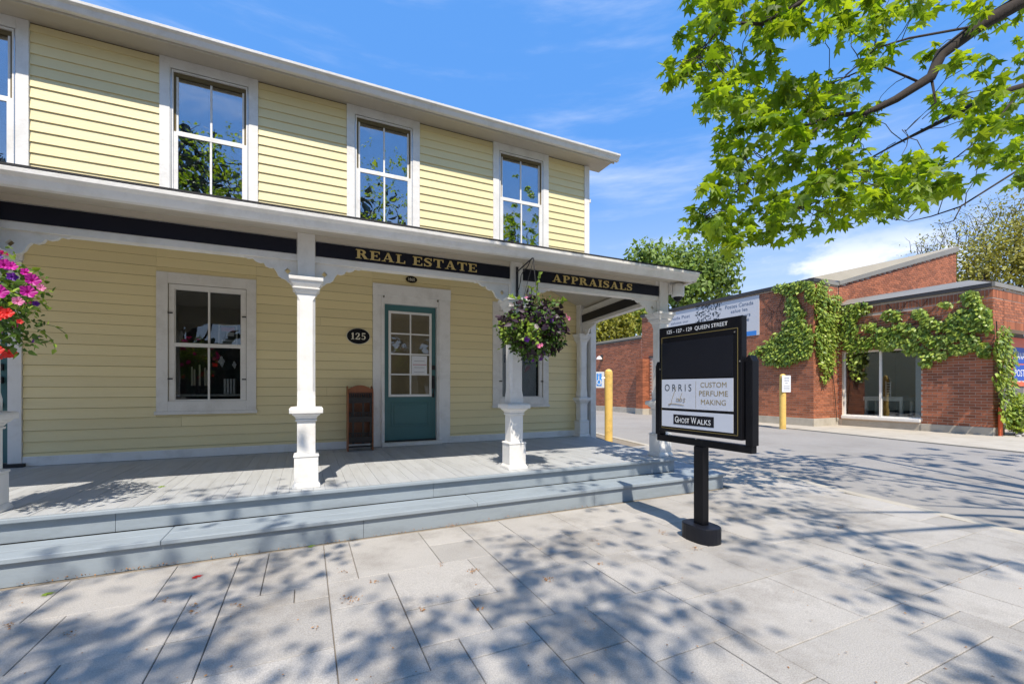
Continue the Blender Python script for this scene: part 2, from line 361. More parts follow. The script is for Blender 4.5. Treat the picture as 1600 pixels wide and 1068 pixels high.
# paving slabs on a 0.18 m module
GXO, GYO, GM = .12, -3.555, .1822
pave = struct(bpy.data.objects.new('pavement', None)); col.objects.link(pave)
x_lo, x_hi, y_lo, y_hi = -18, 36, -22, 16         # grid cells (y grows towards the street = negative Y)
occ = {}
def cellok(i, j):
    X = GXO + (i + .5) * GM; Y = GYO - (j + .5) * GM
    if X > xc(Y) - .10: return False
    if Y > -2.93 and X < 4.64 + .157 * (Y + 2.889) - .05: return False
    if Y > 2.2: return False
    return True
def put(i, j, wd, hd): 
    for a in range(wd):
        for b in range(hd): occ[(i + a, j + b)] = 1
    slabs.append((i, j, wd, hd))
slabs = []
g = lambda x0, x1, y0, y1: put(round((x0 - GXO) / GM), round((GYO - y0) / GM), round((x1 - x0) / GM), round((y0 - y1) / GM))
for q in [(.48, 1.02, -3.74, -4.28), (.12, .48, -3.74, -4.10), (.12, .48, -4.10, -4.47), (.48, .84, -4.28, -4.65), (.84, 1.21, -4.28, -4.65), (1.21, 1.76, -4.10, -4.65), (.84, 1.21, -3.37, -3.74), (.84, 1.21, -3.0, -3.37), (.30, .84, -3.0, -3.74),
          (-.43, .12, -3.92, -4.47), (-1.15, -.60, -3.55, -4.10), (-.60, -.43, -3.55, -4.10), (-1.34, -.79, -3.0, -3.55), (-.79, -.43, -3.0, -3.55), (1.39, 1.94, -4.65, -5.2), (1.02, 1.39, -4.65, -5.02), (-.24, .12, -3.0, -3.74), (1.02, 1.21, -3.74, -4.28),
          (1.39, 1.75, -5.2, -5.57), (1.94, 2.67, -4.84, -5.39), (2.12, 2.67, -4.28, -4.84), (1.76, 2.12, -4.28, -4.65), (2.67, 3.0, -5.57, -5.76), (.48, .66, -4.65, -4.84), (.66, 1.02, -4.65, -4.84)]:
    ok = True
    i, j = round((q[0] - GXO) / GM), round((GYO - q[2]) / GM); wd, hd = max(1, round((q[1] - q[0]) / GM)), max(1, round((q[2] - q[3]) / GM))
    if any((i + a, j + b) in occ for a in range(wd) for b in range(hd)): continue
    put(i, j, wd, hd)
SZ = [(4, 3), (3, 3), (3, 2), (2, 2), (4, 2), (2, 3), (2, 1), (3, 1), (1, 2), (1, 1)]
for j in range(y_lo, y_hi):
    for i in range(x_lo, x_hi):
        if (i, j) in occ or not cellok(i, j): continue
        order = SZ[:6]; rnd.shuffle(order); order = order + SZ[6:]
        for wd, hd in order:
            if all((i + a, j + b) not in occ and cellok(i + a, j + b) for a in range(wd) for b in range(hd)):
                put(i, j, wd, hd); break
pm = {}
for (i, j, wd, hd) in slabs:
    if (wd, hd) not in pm:
        W, H = wd * GM - .0045, hd * GM - .0045; c = .003
        mb = MB(); mb.raw([(0, 0, -.06), (W, 0, -.06), (W, -H, -.06), (0, -H, -.06), (0, 0, -c), (W, 0, -c), (W, -H, -c), (0, -H, -c), (c, -c, 0), (W - c, -c, 0), (W - c, -H + c, 0), (c, -H + c, 0)],
                          [(4, 8, 9, 5), (5, 9, 10, 6), (6, 10, 11, 7), (7, 11, 8, 4), (8, 11, 10, 9), (0, 4, 5, 1), (1, 5, 6, 2), (2, 6, 7, 3), (3, 7, 4, 0)])
        me = bpy.data.meshes.new('paving_slab'); me.from_pydata(mb.v, [], mb.f); me.update(); me.materials.append(MATS['paver']); pm[(wd, hd)] = me
    o = bpy.data.objects.new('paving_slab', pm[(wd, hd)]); col.objects.link(o); o.parent = pave
    o.location = (GXO + i * GM + .00225, GYO - j * GM - .00225, rnd.uniform(-.0015, .0015)); o.rotation_euler = (rnd.gauss(0, .0016), rnd.gauss(0, .0016), 0)

# ================================================================== HOUSE
DZ = .342
house = thing('house', 'two storey yellow clapboard building with white trim and a front porch', 'house', (0, 0, 0))
UW = [(-3.82, -2.775), (-1.62, -.576), (.522, 1.568), (2.783, 3.831)]
LW = [(-1.652, -.598), (2.775, 3.831)]
XR = 4.69                                       # right corner of the house
# sheathing with openings
openings = [(a + .16, b - .16, 3.66, 5.06) for a, b in UW] + [(a + .17, b - .16, 1.04, 2.45) for a, b in LW] + [(.985, 1.90, DZ, 2.56), (-3.78, -2.95, DZ, 2.45)]
def panels(x0, x1, z0, z1, ops):
    zs = sorted({z0, z1} | {o[2] for o in ops} | {o[3] for o in ops}); zs = [z for z in zs if z0 <= z <= z1]; res = []
    for za, zb in zip(zs, zs[1:]):
        xs_ = [x0]
        for o in sorted(o for o in ops if o[2] <= za and o[3] >= zb): xs_ += [o[0], o[1]]
        xs_.append(x1)
        for k in range(0, len(xs_), 2):
            if xs_[k + 1] > xs_[k]: res.append((xs_[k], xs_[k + 1], za, zb))
    return res
mb = MB()
for x0, x1, z0, z1 in panels(-6, XR - .03, -.05, 5.3, openings): mb.box(x0, x1, 0, .10, z0, z1)
mb.box(XR - .13, XR - .03, .1, 9, -.05, 5.2); mb.box(-6, XR - .13, 8.9, 9, -.05, 5.3)
wall = mb.build('wall', 'shadow_gap', house)
EXPO = .1222
def board(x0, x1, za, zb, y=0.0):
    b = MB(); b.raw([(x0, y - .022, za), (x1, y - .022, za), (x1, y - .001, za), (x0, y - .001, za), (x0, y - .007, zb), (x1, y - .007, zb), (x1, y - .001, zb), (x0, y - .001, zb)],
                    [(0, 3, 2, 1), (4, 5, 6, 7), (0, 1, 5, 4), (1, 2, 6, 5), (2, 3, 7, 6), (3, 0, 4, 7)])
    return b
def siding(x0, x1, z0, z1, ph=0.0, gap=-.004):
    k = math.floor((z0 - ph) / EXPO)
    while ph + k * EXPO < z1 - .004:
        za, zb = max(z0, ph + k * EXPO), min(z1, ph + (k + 1) * EXPO - gap); k += 1
        if zb - za < .02: continue
        cuts = [x0] + ([x0 + (x1 - x0) * rnd.uniform(.3, .7)] if x1 - x0 > 1.3 and rnd.random() < .3 else []) + [x1]
        for a, b in zip(cuts, cuts[1:]): board(a + .0008, b - .0008, za, zb - rnd.uniform(0, .002)).build('siding_board', 'yellow', wall)
for a, b in [(-4.9, -3.82), (-2.775, -1.62), (-.576, .522), (1.568, 2.783), (3.831, 4.583)]: siding(a, b, 3.40, 5.25, .03)
for a, b in [(-2.83, -1.652), (-.598, .876), (2.045, 2.775), (3.831, 4.585)]: siding(a, b, .8554, 3.02, gap=.0025)
for a, b in [(-2.83, .876), (2.045, 4.585)]: siding(a, b, DZ + .105, .8554, gap=.0025)
siding(.876, 2.045, 2.742, 3.02, gap=.0025)
for a, b in LW: siding(a, b, 2.631, 3.02, gap=.0025); siding(a, b, .8554, .8815)
# clapboards of the driveway side, seen only in reflection
mb = MB()
for k in range(42):
    z = .05 + k * EXPO
    mb.raw([(XR - .012, .05, z), (XR - .012, 8.95, z), (XR - .03, 8.95, z), (XR - .03, .05, z), (XR - .024, .05, z + EXPO), (XR - .024, 8.95, z + EXPO), (XR - .03, 8.95, z + EXPO), (XR - .03, .05, z + EXPO)], [(0, 1, 5, 4), (0, 3, 2, 1), (1, 2, 6, 5), (3, 0, 4, 7)])
mb.build('side_cladding', 'yellow', house)
MB().box(4.583, XR, -.030, .10, .30, 5.25).build('corner_board', 'white', house, bevel=.004)
for a, b in [(-2.83, .90), (2.03, 4.39)]: MB().box(a, b, -.028, -.002, DZ + .002, DZ + .108).build('baseboard', 'white', wall, bevel=.004)

def sash(parent, x0, x1, z0, z1, y, st=.045, mu=.022, cols=2, rows=1, m='white', gm='glass', pane_y=.012):
    s_ = MB(); s_.frame_y(x0, x1, z0, z1, st, st, st * 1.1, st, y, y + .032)
    gx0, gx1, gz0, gz1 = x0 + st, x1 - st, z0 + st * 1.1, z1 - st
    for c in range(1, cols):
        xm = gx0 + (gx1 - gx0) * c / cols; s_.box(xm - mu / 2, xm + mu / 2, y + .004, y + .028, gz0, gz1)
    for r in range(1, rows):
        zm = gz0 + (gz1 - gz0) * r / rows
        for c in range(cols):
            a = gx0 + (gx1 - gx0) * c / cols + (mu / 2 if c else 0); b = gx0 + (gx1 - gx0) * (c + 1) / cols - (mu / 2 if c < cols - 1 else 0)
            s_.box(a, b, y + .004, y + .028, zm - mu / 2, zm + mu / 2)
    s_.build('sash', m, parent)
    for c in range(cols):
        for r in range(rows):
            a = gx0 + (gx1 - gx0) * c / cols; b = gx0 + (gx1 - gx0) * (c + 1) / cols
            p = gz0 + (gz1 - gz0) * r / rows; q = gz0 + (gz1 - gz0) * (r + 1) / rows
            o = MB().box(a, b, y + pane_y, y + pane_y + .004, p, q).build('pane', gm, parent)
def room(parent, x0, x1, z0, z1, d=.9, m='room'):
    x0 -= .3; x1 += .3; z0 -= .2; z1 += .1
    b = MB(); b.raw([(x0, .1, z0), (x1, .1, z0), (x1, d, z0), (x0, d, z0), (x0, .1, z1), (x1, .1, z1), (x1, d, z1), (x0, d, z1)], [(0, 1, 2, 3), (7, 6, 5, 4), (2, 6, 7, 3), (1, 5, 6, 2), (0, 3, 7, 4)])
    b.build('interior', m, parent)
for n_, (a, b) in enumerate(UW):
    c = MB(); c.frame_y(a, b, 3.45, 5.262, .105, .105, .12, .12, -.034, 0)
    wn = c.build('window', 'white', house, bevel=.004)
    # storm-window surround and two sashes
    MB().frame_y(a + .105, b - .105, 3.57, 5.142, .032, .032, .03, .032, -.026, .045).build('frame', 'white', wn, bevel=.003)
    zt = [3.60, 4.355, 4.345, 5.11]
    sash(wn, a + .137, b - .137, 4.345, 5.11, .006)
    sash(wn, a + .137, b - .137, 3.60, 4.375, -.016 if n_ != 3 else -.02)
    MB().frame_y(a + .112, b - .112, 3.575, 5.137, .008, .008, .008, .008, -.029, -.0262).build('storm_track', 'chrome', wn)
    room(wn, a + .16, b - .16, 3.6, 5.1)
    bl = MB(); zb = 4.3 if n_ in (1, 2) else (4.05 if n_ == 3 else 4.6)
    for k in range(int((5.12 - zb) / .035)): bl.raw([(a + .14, .115, 5.12 - k * .035), (b - .14, .115, 5.12 - k * .035), (b - .14, .132, 5.12 - k * .035 - .036), (a + .14, .132, 5.12 - k * .035 - .036)], [(0, 1, 2, 3)])
    bl.build('blind', 'blind', wn)
for n_, (a, b) in enumerate(LW):
    c = MB(); c.frame_y(a, b, .92, 2.63, .115, .11, .125, .135, -.032, 0)
    wn = c.build('window', 'white_old', house, bevel=.004)
    MB().box(a - .015, b + .012, -.055, 0, .880, .922).build('sill', 'white_old', wn, bevel=.004)
    st = MB().frame_y(a + .115, b - .110, 1.045, 2.495,   .005, .005, .0, .005, -.018, .02); st.build('frame', 'shadow_gap', wn)  # dark strip painted as the shade in the shutter gap, not a frame member
    MB().frame_y(a + .1205, b - .1155, 1.045, 2.4895, .053, .053, .012, .051, -.012, .04).build('stop', 'white_old', wn)
    x0, x1 = a + .172, b - .167
    gm = 'glass_dark'
    if n_ == 0:
        sash(wn, x0, x1, 1.72, 2.44, .012, .012, .022, gm=gm, m='white_old'); sash(wn, x0, x1, 1.05, 1.745, -.004, .014, .022, gm=gm, m='white_old')
        MB().box(x0, x1, -.008, -.0045, 1.722, 1.768).build('meeting_rail', 'white_old', wn)
    else: sash(wn, x0, x1, 1.05, 2.44, 0, .014, .022, cols=1, gm=gm, m='white_old')
    for hx in (a + .14, b - .135):
        for hz in (1.32, 2.13): MB().box(hx - .025, hx + .025, -.040, -.0325, hz - .008, hz + .008).build('shutter_hinge', 'iron', wn)
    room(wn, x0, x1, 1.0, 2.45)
# front door
dr = MB(); dr.box(.878, 1.022, -.036, 0, DZ + .004, 2.5735); dr.box(1.862, 2.047, -.036, 0, DZ + .004, 2.5735); dr.box(.876, 2.055, -.045, 0, 2.574, 2.742)
for (a, b) in [(.996, 1.022), (1.862, 1.888)]: dr.box(a, b, -.0525, -.037, DZ + .06, 2.56)
dcase = dr.build('door_surround', 'white', house, bevel=.004)
MB().box(1.022, 1.046, -.03, .13, DZ, 2.54).build('jamb', 'white', dcase); MB().box(1.838, 1.862, -.03, .13, DZ, 2.54).build('jamb', 'white', dcase); MB().box(1.046, 1.838, -.03, .13, 2.46, 2.5735).build('jamb', 'white', dcase)
MB().box(1.0, 1.90, -.085, .10, DZ + .002, DZ + .055).build('threshold', 'white_old', dcase, bevel=.005)
MB().box(1.05, 1.834, .02, .1, DZ + .057, DZ + .075).build('weatherstrip', 'iron', dcase)
lx0, lx1, lz0, lz1, ly = 1.048, 1.836, DZ + .078, 2.458, .055
gx0, gx1, gz0, gz1 = 1.142, 1.742, 1.105, 2.335
d = MB(); d.frame_y(lx0, lx1, lz0, lz1, gx0 - lx0, lx1 - gx1, gz0 - lz0, lz1 - gz1, ly, ly + .045)
door = d.build('door', 'teal', house)
MB().frame_y(1.15, 1.735, .62, 1.0, .022, .022, .022, .022, ly - .010, ly - .0005).build('door_panel', 'teal', door, bevel=.005)
MB().box(1.195, 1.69, ly - .009, ly - .0005, .665, .955).build('door_panel', 'teal', door, bevel=.008)
lt = MB(); lt.frame_y(gx0 - .028, gx1 + .028, gz0 - .03, gz1 + .03, .036, .036, .036, .036, ly - .014, ly - .001)
lt.box((gx0 + gx1) / 2 - .011, (gx0 + gx1) / 2 + .011, ly - .012, ly - .001, gz0 + .007, gz1 - .007)
for r in range(1, 4):
    zm = gz0 + (gz1 - gz0) * r / 4
    for a, b in ((gx0 + .009, (gx0 + gx1) / 2 - .0115), ((gx0 + gx1) / 2 + .0115, gx1 - .009)): lt.box(a, b, ly - .012, ly - .001, zm - .011, zm + .011)
lt.build('lite_frame', 'white', door)
for c in range(2):
    for r in range(4):
        w_ = (gx1 - gx0) / 2; h_ = (gz1 - gz0) / 4
        MB().box(gx0 + c * w_, gx0 + (c + 1) * w_, ly + .004, ly + .008, gz0 + r * h_, gz0 + (r + 1) * h_).build('pane', 'glass_dark', door)
MB().box(gx0 - .02, gx1 + .02, ly + .012, ly + .015, gz0 - .0, gz1 + .0).build('paper_cover', 'kraft', door)
hn = MB(); hn.box(1.775, 1.825, ly - .02, ly, 1.49, 1.56); hn.box(1.775, 1.822, ly - .012, ly, 1.20, 1.40)
hn.tube([(1.797, ly - .012, 1.37), (1.797, ly - .05, 1.35), (1.797, ly - .055, 1.22), (1.797, ly - .03, 1.14), (1.797, ly - .012, 1.10)], .010, 6); hn.box(1.78, 1.815, ly - .012, ly, 1.06, 1.12)
hn.build('door_handle', 'iron', door, bevel=.003)
# side entrance at the left edge
sd = MB(); sd.box(-2.945, -2.832, -.034, 0, DZ + .004, 2.6); sd.box(-3.9, -3.775, -.034, 0, DZ + .004, 2.6); sd.box(-3.92, -2.82, -.04, 0, 2.604, 2.72)
sds = sd.build('door_surround', 'white', house, bevel=.004)
MB().box(-3.775, -2.80, -.085, .1, DZ + .002, DZ + .04).build('threshold', 'iron', sds)
d2 = MB().box(-3.77, -2.95, .03, .075, DZ + .045, 2.60).build('door', 'teal', house)
for z0, z1 in ((.55, 1.15), (1.35, 2.45)): MB().box(-3.65, -3.09, .022, .029, z0, z1).build('door_panel', 'teal', d2, bevel=.006)
h2 = MB(); h2.lathe((0, 0, 0), [(.0, 0), (.035, 0), (.035, .02), (.0, .02)], 14)
h2 = MB(); h2.box(-3.055, -2.995, .0, .029, 1.40, 1.47); h2.box(-3.055, -2.995, -.01, .029, 1.26, 1.33); h2.tube([(-3.03, .01, 1.27), (-3.03, -.04, 1.24), (-3.03, -.045, 1.10), (-3.03, .0, 1.04)], .012, 6); h2.box(-3.05, -3.005, .0, .029, .99, 1.05)
h2.build('door_handle', 'iron', d2, bevel=.004)

# upper eave
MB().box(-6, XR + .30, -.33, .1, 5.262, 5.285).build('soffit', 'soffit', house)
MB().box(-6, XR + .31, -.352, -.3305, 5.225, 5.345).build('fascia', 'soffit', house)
gp = lambda y, z, s: [(y, z), (y - .055 * s, z), (y - .068 * s, z + .018 * s), (y - .085 * s, z + .055 * s), (y - .118 * s, z + .078 * s), (y - .122 * s, z + .108 * s), (y - .110 * s, z + .108 * s), (y - .105 * s, z + .088 * s), (y, z + .088 * s)]
MB().ext_x(gp(-.353, 5.248, .95), -6, XR + .36).build('gutter', 'white', house, bevel=.002)
rf = MB(); rf.raw([(-6, -.40, 5.353), (XR + .33, -.40, 5.353), (XR + .33, 4.5, 7.6), (-6, 4.5, 7.6), (XR + .33, 9.4, 5.353), (-6, 9.4, 5.353)], [(0, 1, 2, 3), (3, 2, 4, 5)])
rf.raw([(XR - .03, .1, 5.2), (XR - .03, 8.9, 5.2), (XR - .03, 4.5, 7.4)], [(0, 1, 2)])
rf.build('roof', 'roof', house)
MB().tube([(XR + .015, -.02, 4.6), (XR + .015, -.02, 4.66)], .018, 8).build('pipe_bracket', 'white', house)

# porch
xs = lambda Y: 4.59 + .1685 * Y                  # right side of the porch, parallel with the kerb
deck = MB().slab([(-4.2, -2.575), (xs(-2.575) - .02, -2.575), (xs(-.02) - .02, -.02), (-4.2, -.02)], .20, DZ - .034).build('porch_deck', 'step', house)
pw = .0925; x = -4.2
while x < xs(-.03) - .01:
    x1 = min(x + pw - .0018, xs(-.03)); y0a, y0b = -2.598, -2.598
    if x > xs(-2.598): y0a = (x - 4.59) / .1685
    if x1 > xs(-2.598): y0b = (x1 - 4.59) / .1685
    MB().slab([(x, y0a), (x1, y0b), (x1, -.026), (x, -.026)], DZ - .032, DZ + rnd.uniform(-.001, .001)).build('deck_plank', 'deck', deck)
    x += pw
MB().box(-4.2, xs(-2.6) + .015, -2.635, -2.5995, DZ - .034, DZ - .002).build('nosing', 'step', deck, bevel=.006)
sdn = MB(); sdn.loft([(xs(-2.598) + .001, -2.598, DZ - .034), (xs(-2.598) + .022, -2.598, DZ - .034), (xs(-2.598) + .022, -2.598, DZ - .002), (xs(-2.598) + .001, -2.598, DZ - .002)], [(xs(-.1) + .001, -.1, DZ - .034), (xs(-.1) + .022, -.1, DZ - .034), (xs(-.1) + .022, -.1, DZ - .002), (xs(-.1) + .001, -.1, DZ - .002)])
sdn.build('nosing', 'step', deck)
for a, b in [(-4.2, -1.25), (-1.247, 1.09), (1.093, xs(-2.59))]: MB().box(a, b, -2.595, -2.5755, .172, DZ - .035).build('riser_board', 'step', deck)
xt = lambda Y: 4.64 + .1565 * (Y + 2.889)
sr = MB().slab([(-4.2, -2.60), (xs(-2.6), -2.60), (xs(-.3), -.3), (xs(-.3) - .2, -.3), (4.0, -2.4), (-4.2, -2.4)], -.02, .171)
stp = MB().slab([(-4.2, -2.915), (xt(-2.915) - .03, -2.915), (xt(-.4) - .03, -.4), (xs(-.4), -.4), (xs(-2.57), -2.57), (-4.2, -2.57)], -.03, .136).build('porch_step', 'step', house)
for a, b in [(-4.2, -.9), (-.897, 1.4), (1.403, 9)]:
    for y0, y1 in [(-2.96, -2.79), (-2.786, -2.6155)]:
        if b < 9: MB().box(a, b, y0, y1, .1365, .17).build('tread_board', 'step', stp, bevel=.005)
        else: MB().slab([(a, y0), (xt(y0), y0), (xt(y1), y1), (a, y1)], .1365, .17).build('tread_board', 'step', stp, bevel=.005)
MB().slab([(xs(-2.6) + .001, -2.612), (xt(-2.612), -2.612), (xt(-.4), -.4), (xs(-.4) + .03, -.4)], .1365, .169).build('tread_board', 'step', stp)
for a, b in [(-4.2, -1.9), (-1.897, .42), (.423, 2.7), (2.703, xt(-2.93) - .025)]: MB().box(a, b, -2.934, -2.9155, -.012, .136).build('riser_board', 'step', stp)
MB().loft([(xt(-2.915) - .029, -2.915, -.03), (xt(-2.915) - .01, -2.915, -.03), (xt(-2.915) - .01, -2.915, .136), (xt(-2.915) - .029, -2.915, .136)], [(xt(-.4) - .029, -.4, -.03), (xt(-.4) - .01, -.4, -.03), (xt(-.4) - .01, -.4, .136), (xt(-.4) - .029, -.4, .136)]).build('riser_board', 'step', stp)

def sq(h): return [(-h, -h), (h, -h), (h, h), (-h, h)]
def stack(mb, cx, cy, prof):
    for (r0, z0), (r1, z1) in zip(prof, prof[1:]):
        if z1 <= z0 + 1e-6: continue
        mb.loft([(cx + a * r0, cy + b * r0, z0) for a, b in sq(1)], [(cx + a * r1, cy + b * r1, z1) for a, b in sq(1)])
def column(cx, cy, parent, k=1.0, m='white'):
    b = MB(); stack(b, cx, cy, [(.112, DZ), (.112, DZ + .022), (.096, DZ + .05), (.096, .605), (.103, .612), (.100, .625), (.074, .634)])
    c = b.build('column', m, parent, bevel=.004)
    p = MB(); stack(p, cx, cy, [(.073, .635), (.073, .918)]); p.build('pedestal', m, c, bevel=.003)
    q = MB(); stack(q, cx, cy, [(.084, .919), (.086, .934), (.076, .936), (.092, .962), (.112, .980), (.112, .988), (.132, .989), (.134, 1.025), (.128, 1.038), (.080, 1.045)]); q.build('pedestal_cap', m, c, bevel=.003)
    s = MB(); h = .072; e = .022
    oct_ = [(-h + e, -h), (h - e, -h), (h, -h + e), (h, h - e), (h - e, h), (-h + e, h), (-h, h - e), (-h, -h + e)]
    sqr = [(-h, -h), (h, -h), (h, -h), (h, h), (h, h), (-h, h), (-h, h), (-h, -h)]
    R3 = lambda o, z: [(cx + x_, cy + y_, z) for x_, y_ in o]
    s.loft(R3(sqr, 1.046), R3(sqr, 1.13)); s.loft(R3(sqr, 1.13), R3(oct_, 1.18), False); s.loft(R3(oct_, 1.18), R3(oct_, 1.97), False); s.loft(R3(oct_, 1.97), R3(sqr, 2.01), False); s.loft(R3(sqr, 2.01), R3(sqr, 2.03))
    s.build('shaft', m, c)
    q = MB(); stack(q, cx, cy, [(.075, 2.03), (.088, 2.045), (.094, 2.065), (.108, 2.068), (.108, 2.078), (.098, 2.080), (.118, 2.112), (.122, 2.134), (.134, 2.136), (.136, 2.166), (.072, 2.168)]); q.build('capital', m, c, bevel=.003)
    return c
CX = [-2.03, 0.0, 2.04, 4.125]; CY = -2.385
BR = [(0, 0), (.40, 0), (.375, -.018), (.34, -.012), (.315, -.035), (.285, -.045), (.26, -.04), (.245, -.065), (.215, -.08), (.185, -.075), (.165, -.10), (.15, -.135), (.125, -.158), (.095, -.165), (.07, -.19), (0, -.19)]
def bracket(cx, cy, sgn, z, parent, along=(1, 0)):
    hole = [(.075, -.065), (.10, -.092), (.075, -.119), (.05, -.092)]
    outl = BR
    pts = outl + [outl[0]] + [hole[0], hole[3], hole[2], hole[1], hole[0]]
    P3 = lambda q, y: (cx + (sgn * (q[0] + .072)) * along[0] - y * along[1], cy + (sgn * (q[0] + .072)) * along[1] + y * along[0], z + q[1])
    mb = MB(); n = len(outl)
    # front/back as strips round the diamond hole
    def face(y, flip):
        h = hole; o = outl
        polys = [[o[0], h[0], h[3], h[2], o[n - 1]], [o[0], o[1], o[2], o[3], o[4], o[5], o[6], o[7], o[8], o[9], o[10], h[1], h[0]], [o[10], o[11], o[12], o[13], o[14], o[15], h[2], h[1]]]
        for p in polys:
            vs = [P3(q, y) for q in p]; mb.raw(vs, [tuple(range(len(vs)))] if not flip else [tuple(reversed(range(len(vs))))])
    face(-.016, False); face(.016, True)
    mb.loft([P3(q, -.016) for q in outl], [P3(q, .016) for q in outl], False); mb.loft([P3(q, -.016) for q in hole], [P3(q, .016) for q in hole], False)
    return mb.build('spandrel_bracket', 'white_old', parent)
beam = MB().box(-4.2, 4.19, -2.43, -2.33, 2.318, 2.60).build('porch_beam', 'white_old', house)
MB().box(-4.2, 4.0, -2.437, -2.4305, 2.505, 2.56).build('frieze', 'soffit', beam)
for n_, cx in enumerate(CX):
    c = column(cx, CY, house)
    MB().box(cx - .070, cx + .070, -2.456, -2.30, 2.168, 2.556).build('post', 'white_old', c, bevel=.004)
    if n_ < 3: bracket(cx, CY, 1, 2.318, c)
    if n_ > 0: bracket(cx, CY, -1, 2.318, c)
# side beam back to the house corner
ang = math.atan(.1685); ux, uy = math.sin(ang), math.cos(ang)
def sidebox(d0, d1, o0, o1, z0, z1):               # along the skewed side, d from the corner column, o outwards
    P = lambda d_, o_: (4.125 + ux * d_ + uy * o_, CY + uy * d_ - ux * o_)
    return MB().slab([P(d0, o0), P(d0, o1), P(d1, o1), P(d1, o0)], z0, z1)
sidebox(.07, 2.36, -.05, .05, 2.318, 2.60).build('porch_beam', 'white_old', house)
sidebox(.12, 2.30, -.066, -.0505, 2.37, 2.50).build('name_board', 'black', house)
# engaged pilaster and corner post at the wall
column(4.47, -.10, house)
cp = column(4.645, -.02, house) if False else MB().box(4.62, 4.735, -.17, -.035, .30, 2.45).build('corner_post', 'white', house, bevel=.006)
MB().box(4.40, 4.54, -.16, -.03, 2.168, 2.98).build('post', 'white_old', house, bevel=.004)
bracket(4.47, -.10, -1, 2.318, house, (-uy * 0 + 0, 1)) 
# ceiling, eave, gutter and roof of the porch
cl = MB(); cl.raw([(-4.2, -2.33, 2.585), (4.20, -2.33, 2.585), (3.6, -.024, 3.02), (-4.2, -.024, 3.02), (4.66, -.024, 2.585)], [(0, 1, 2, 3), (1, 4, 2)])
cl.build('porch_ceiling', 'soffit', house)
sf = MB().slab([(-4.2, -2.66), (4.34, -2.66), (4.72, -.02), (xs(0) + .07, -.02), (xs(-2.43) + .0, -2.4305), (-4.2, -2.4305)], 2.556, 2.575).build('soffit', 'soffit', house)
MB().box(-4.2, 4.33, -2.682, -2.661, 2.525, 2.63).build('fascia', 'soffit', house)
MB().ext_x(gp(-2.683, 2.522, .92), -4.2, 4.375).build('gutter', 'white', house, bevel=.002)
sg = MB(); prof = [(q[0] + 2.683, q[1]) for q in gp(-2.683, 2.522, .92)]
def sideprof(Y): return [(xs(Y) + .205 - q[0], Y, q[1]) for q in prof]
sg.loft(sideprof(-2.72), sideprof(-.02)); sg.build('gutter', 'white', house)
MB().slab([(xs(-2.68) + .185, -2.68), (xs(-2.68) + .204, -2.68), (xs(-.02) + .204, -.02), (xs(-.02) + .185, -.02)], 2.525, 2.63).build('fascia', 'soffit', house)
pr = MB(); A = (-4.2, -2.775, 2.622); B = (4.43, -2.775, 2.622); C = (4.80, .0, 2.622); D = (-4.2, 0, 3.38); E_ = (3.75, 0, 3.38)
pr.raw([A, B, C, E_, D, (A[0], A[1], 2.648), (B[0], B[1], 2.648), (C[0], C[1], 2.648), (E_[0], 0, 3.41), (D[0], 0, 3.41)], [(0, 1, 6, 5), (1, 2, 7, 6), (5, 6, 8, 9), (6, 7, 8), (0, 4, 3, 1), (1, 3, 2)])
pr.build('porch_roof', 'roof', house)
zc_ = lambda y_: 2.585 + (y_ + 2.33) * .1886
for (xa, xb, ya, yb_, m_, nm_) in ((3.55, 3.85, -1.25, -.95, 'lamp_white', 'ceiling_light'), (3.78, 3.98, -2.05, -1.8, 'iron', 'ceiling_vent')):
    q_ = [(xa, ya, zc_(ya) - .002), (xb, ya, zc_(ya) - .002), (xb, yb_, zc_(yb_) - .002), (xa, yb_, zc_(yb_) - .002)]
    MB().loft([(x_, y_, z_ - .02) for x_, y_, z_ in q_], q_).build(nm_, m_, house)

# boards and lettering on the porch beam
def name_board(x0, x1, s, width, cxs, label):
    t = MB().box(x0, x1, -2.444, -2.4308, 2.372, 2.497).build('name_board', 'navy', None, bevel=.002)
    tag(t, label, 'sign')
    if s: serif('lettering', s, width, .082, (cxs, -2.4445, 2.436), EX, EZ, 'gold', t)
    for sx in (x0 + .03, x1 - .03): MB().lathe((0, 0, 0), [(.004, 0), (.004, .002)], 8)
    return t
name_board(-1.955, -.078, None, 0, 0, 'long blank black board on the porch beam left of REAL ESTATE board')
x0 = onY(556, 402, -2.45).x; x1 = onY(745, 423, -2.45).x
name_board(.075, 1.963, 'REAL ESTATE', x1 - x0, (x0 + x1) / 2, 'black porch board with raised gold letters reading REAL ESTATE')
x0 = onY(863, 438, -2.45).x; x1 = onY(988, 451, -2.45).x
name_board(2.125, 4.048, 'APPRAISALS', x1 - x0, (x0 + x1) / 2, 'black porch board with raised gold letters reading APPRAISALS')

def oval(name, c, rx, rz, label, s, wt, ht, fn):
    n = 28; e = lambda k, q: [(c[0] + rx * k * math.cos(2 * math.pi * i / n), q, c[2] + rz * k * math.sin(2 * math.pi * i / n)) for i in range(n)]
    t = thing(name, label, 'sign', c)
    MB().loft(e(1, c[1]), e(1, c[1] - .012)[::1]).build('plate', 'cream' if fn == serif else 'gold_thin', t)
    MB().loft(e(.94, c[1] - .012), e(.94, c[1] - .015)).build('face', 'sign_black', t)
    fn('lettering', s, wt, ht, (c[0], c[1] - .0155, c[2]), EX, EZ, 'cream', t)
p = onY(560, 525, -.035); oval('house_number_plaque', (p.x, -.022, p.z), .165, .118, 'oval black house number plaque reading 125 beside the door', '125', .20, .095, serif)
p = onY(643, 436, -.035); oval('date_plaque', (p.x, -.022, p.z - .005), .088, .052, 'small oval black date plaque reading 1860 above the front door', '1860', .10, .045, text)

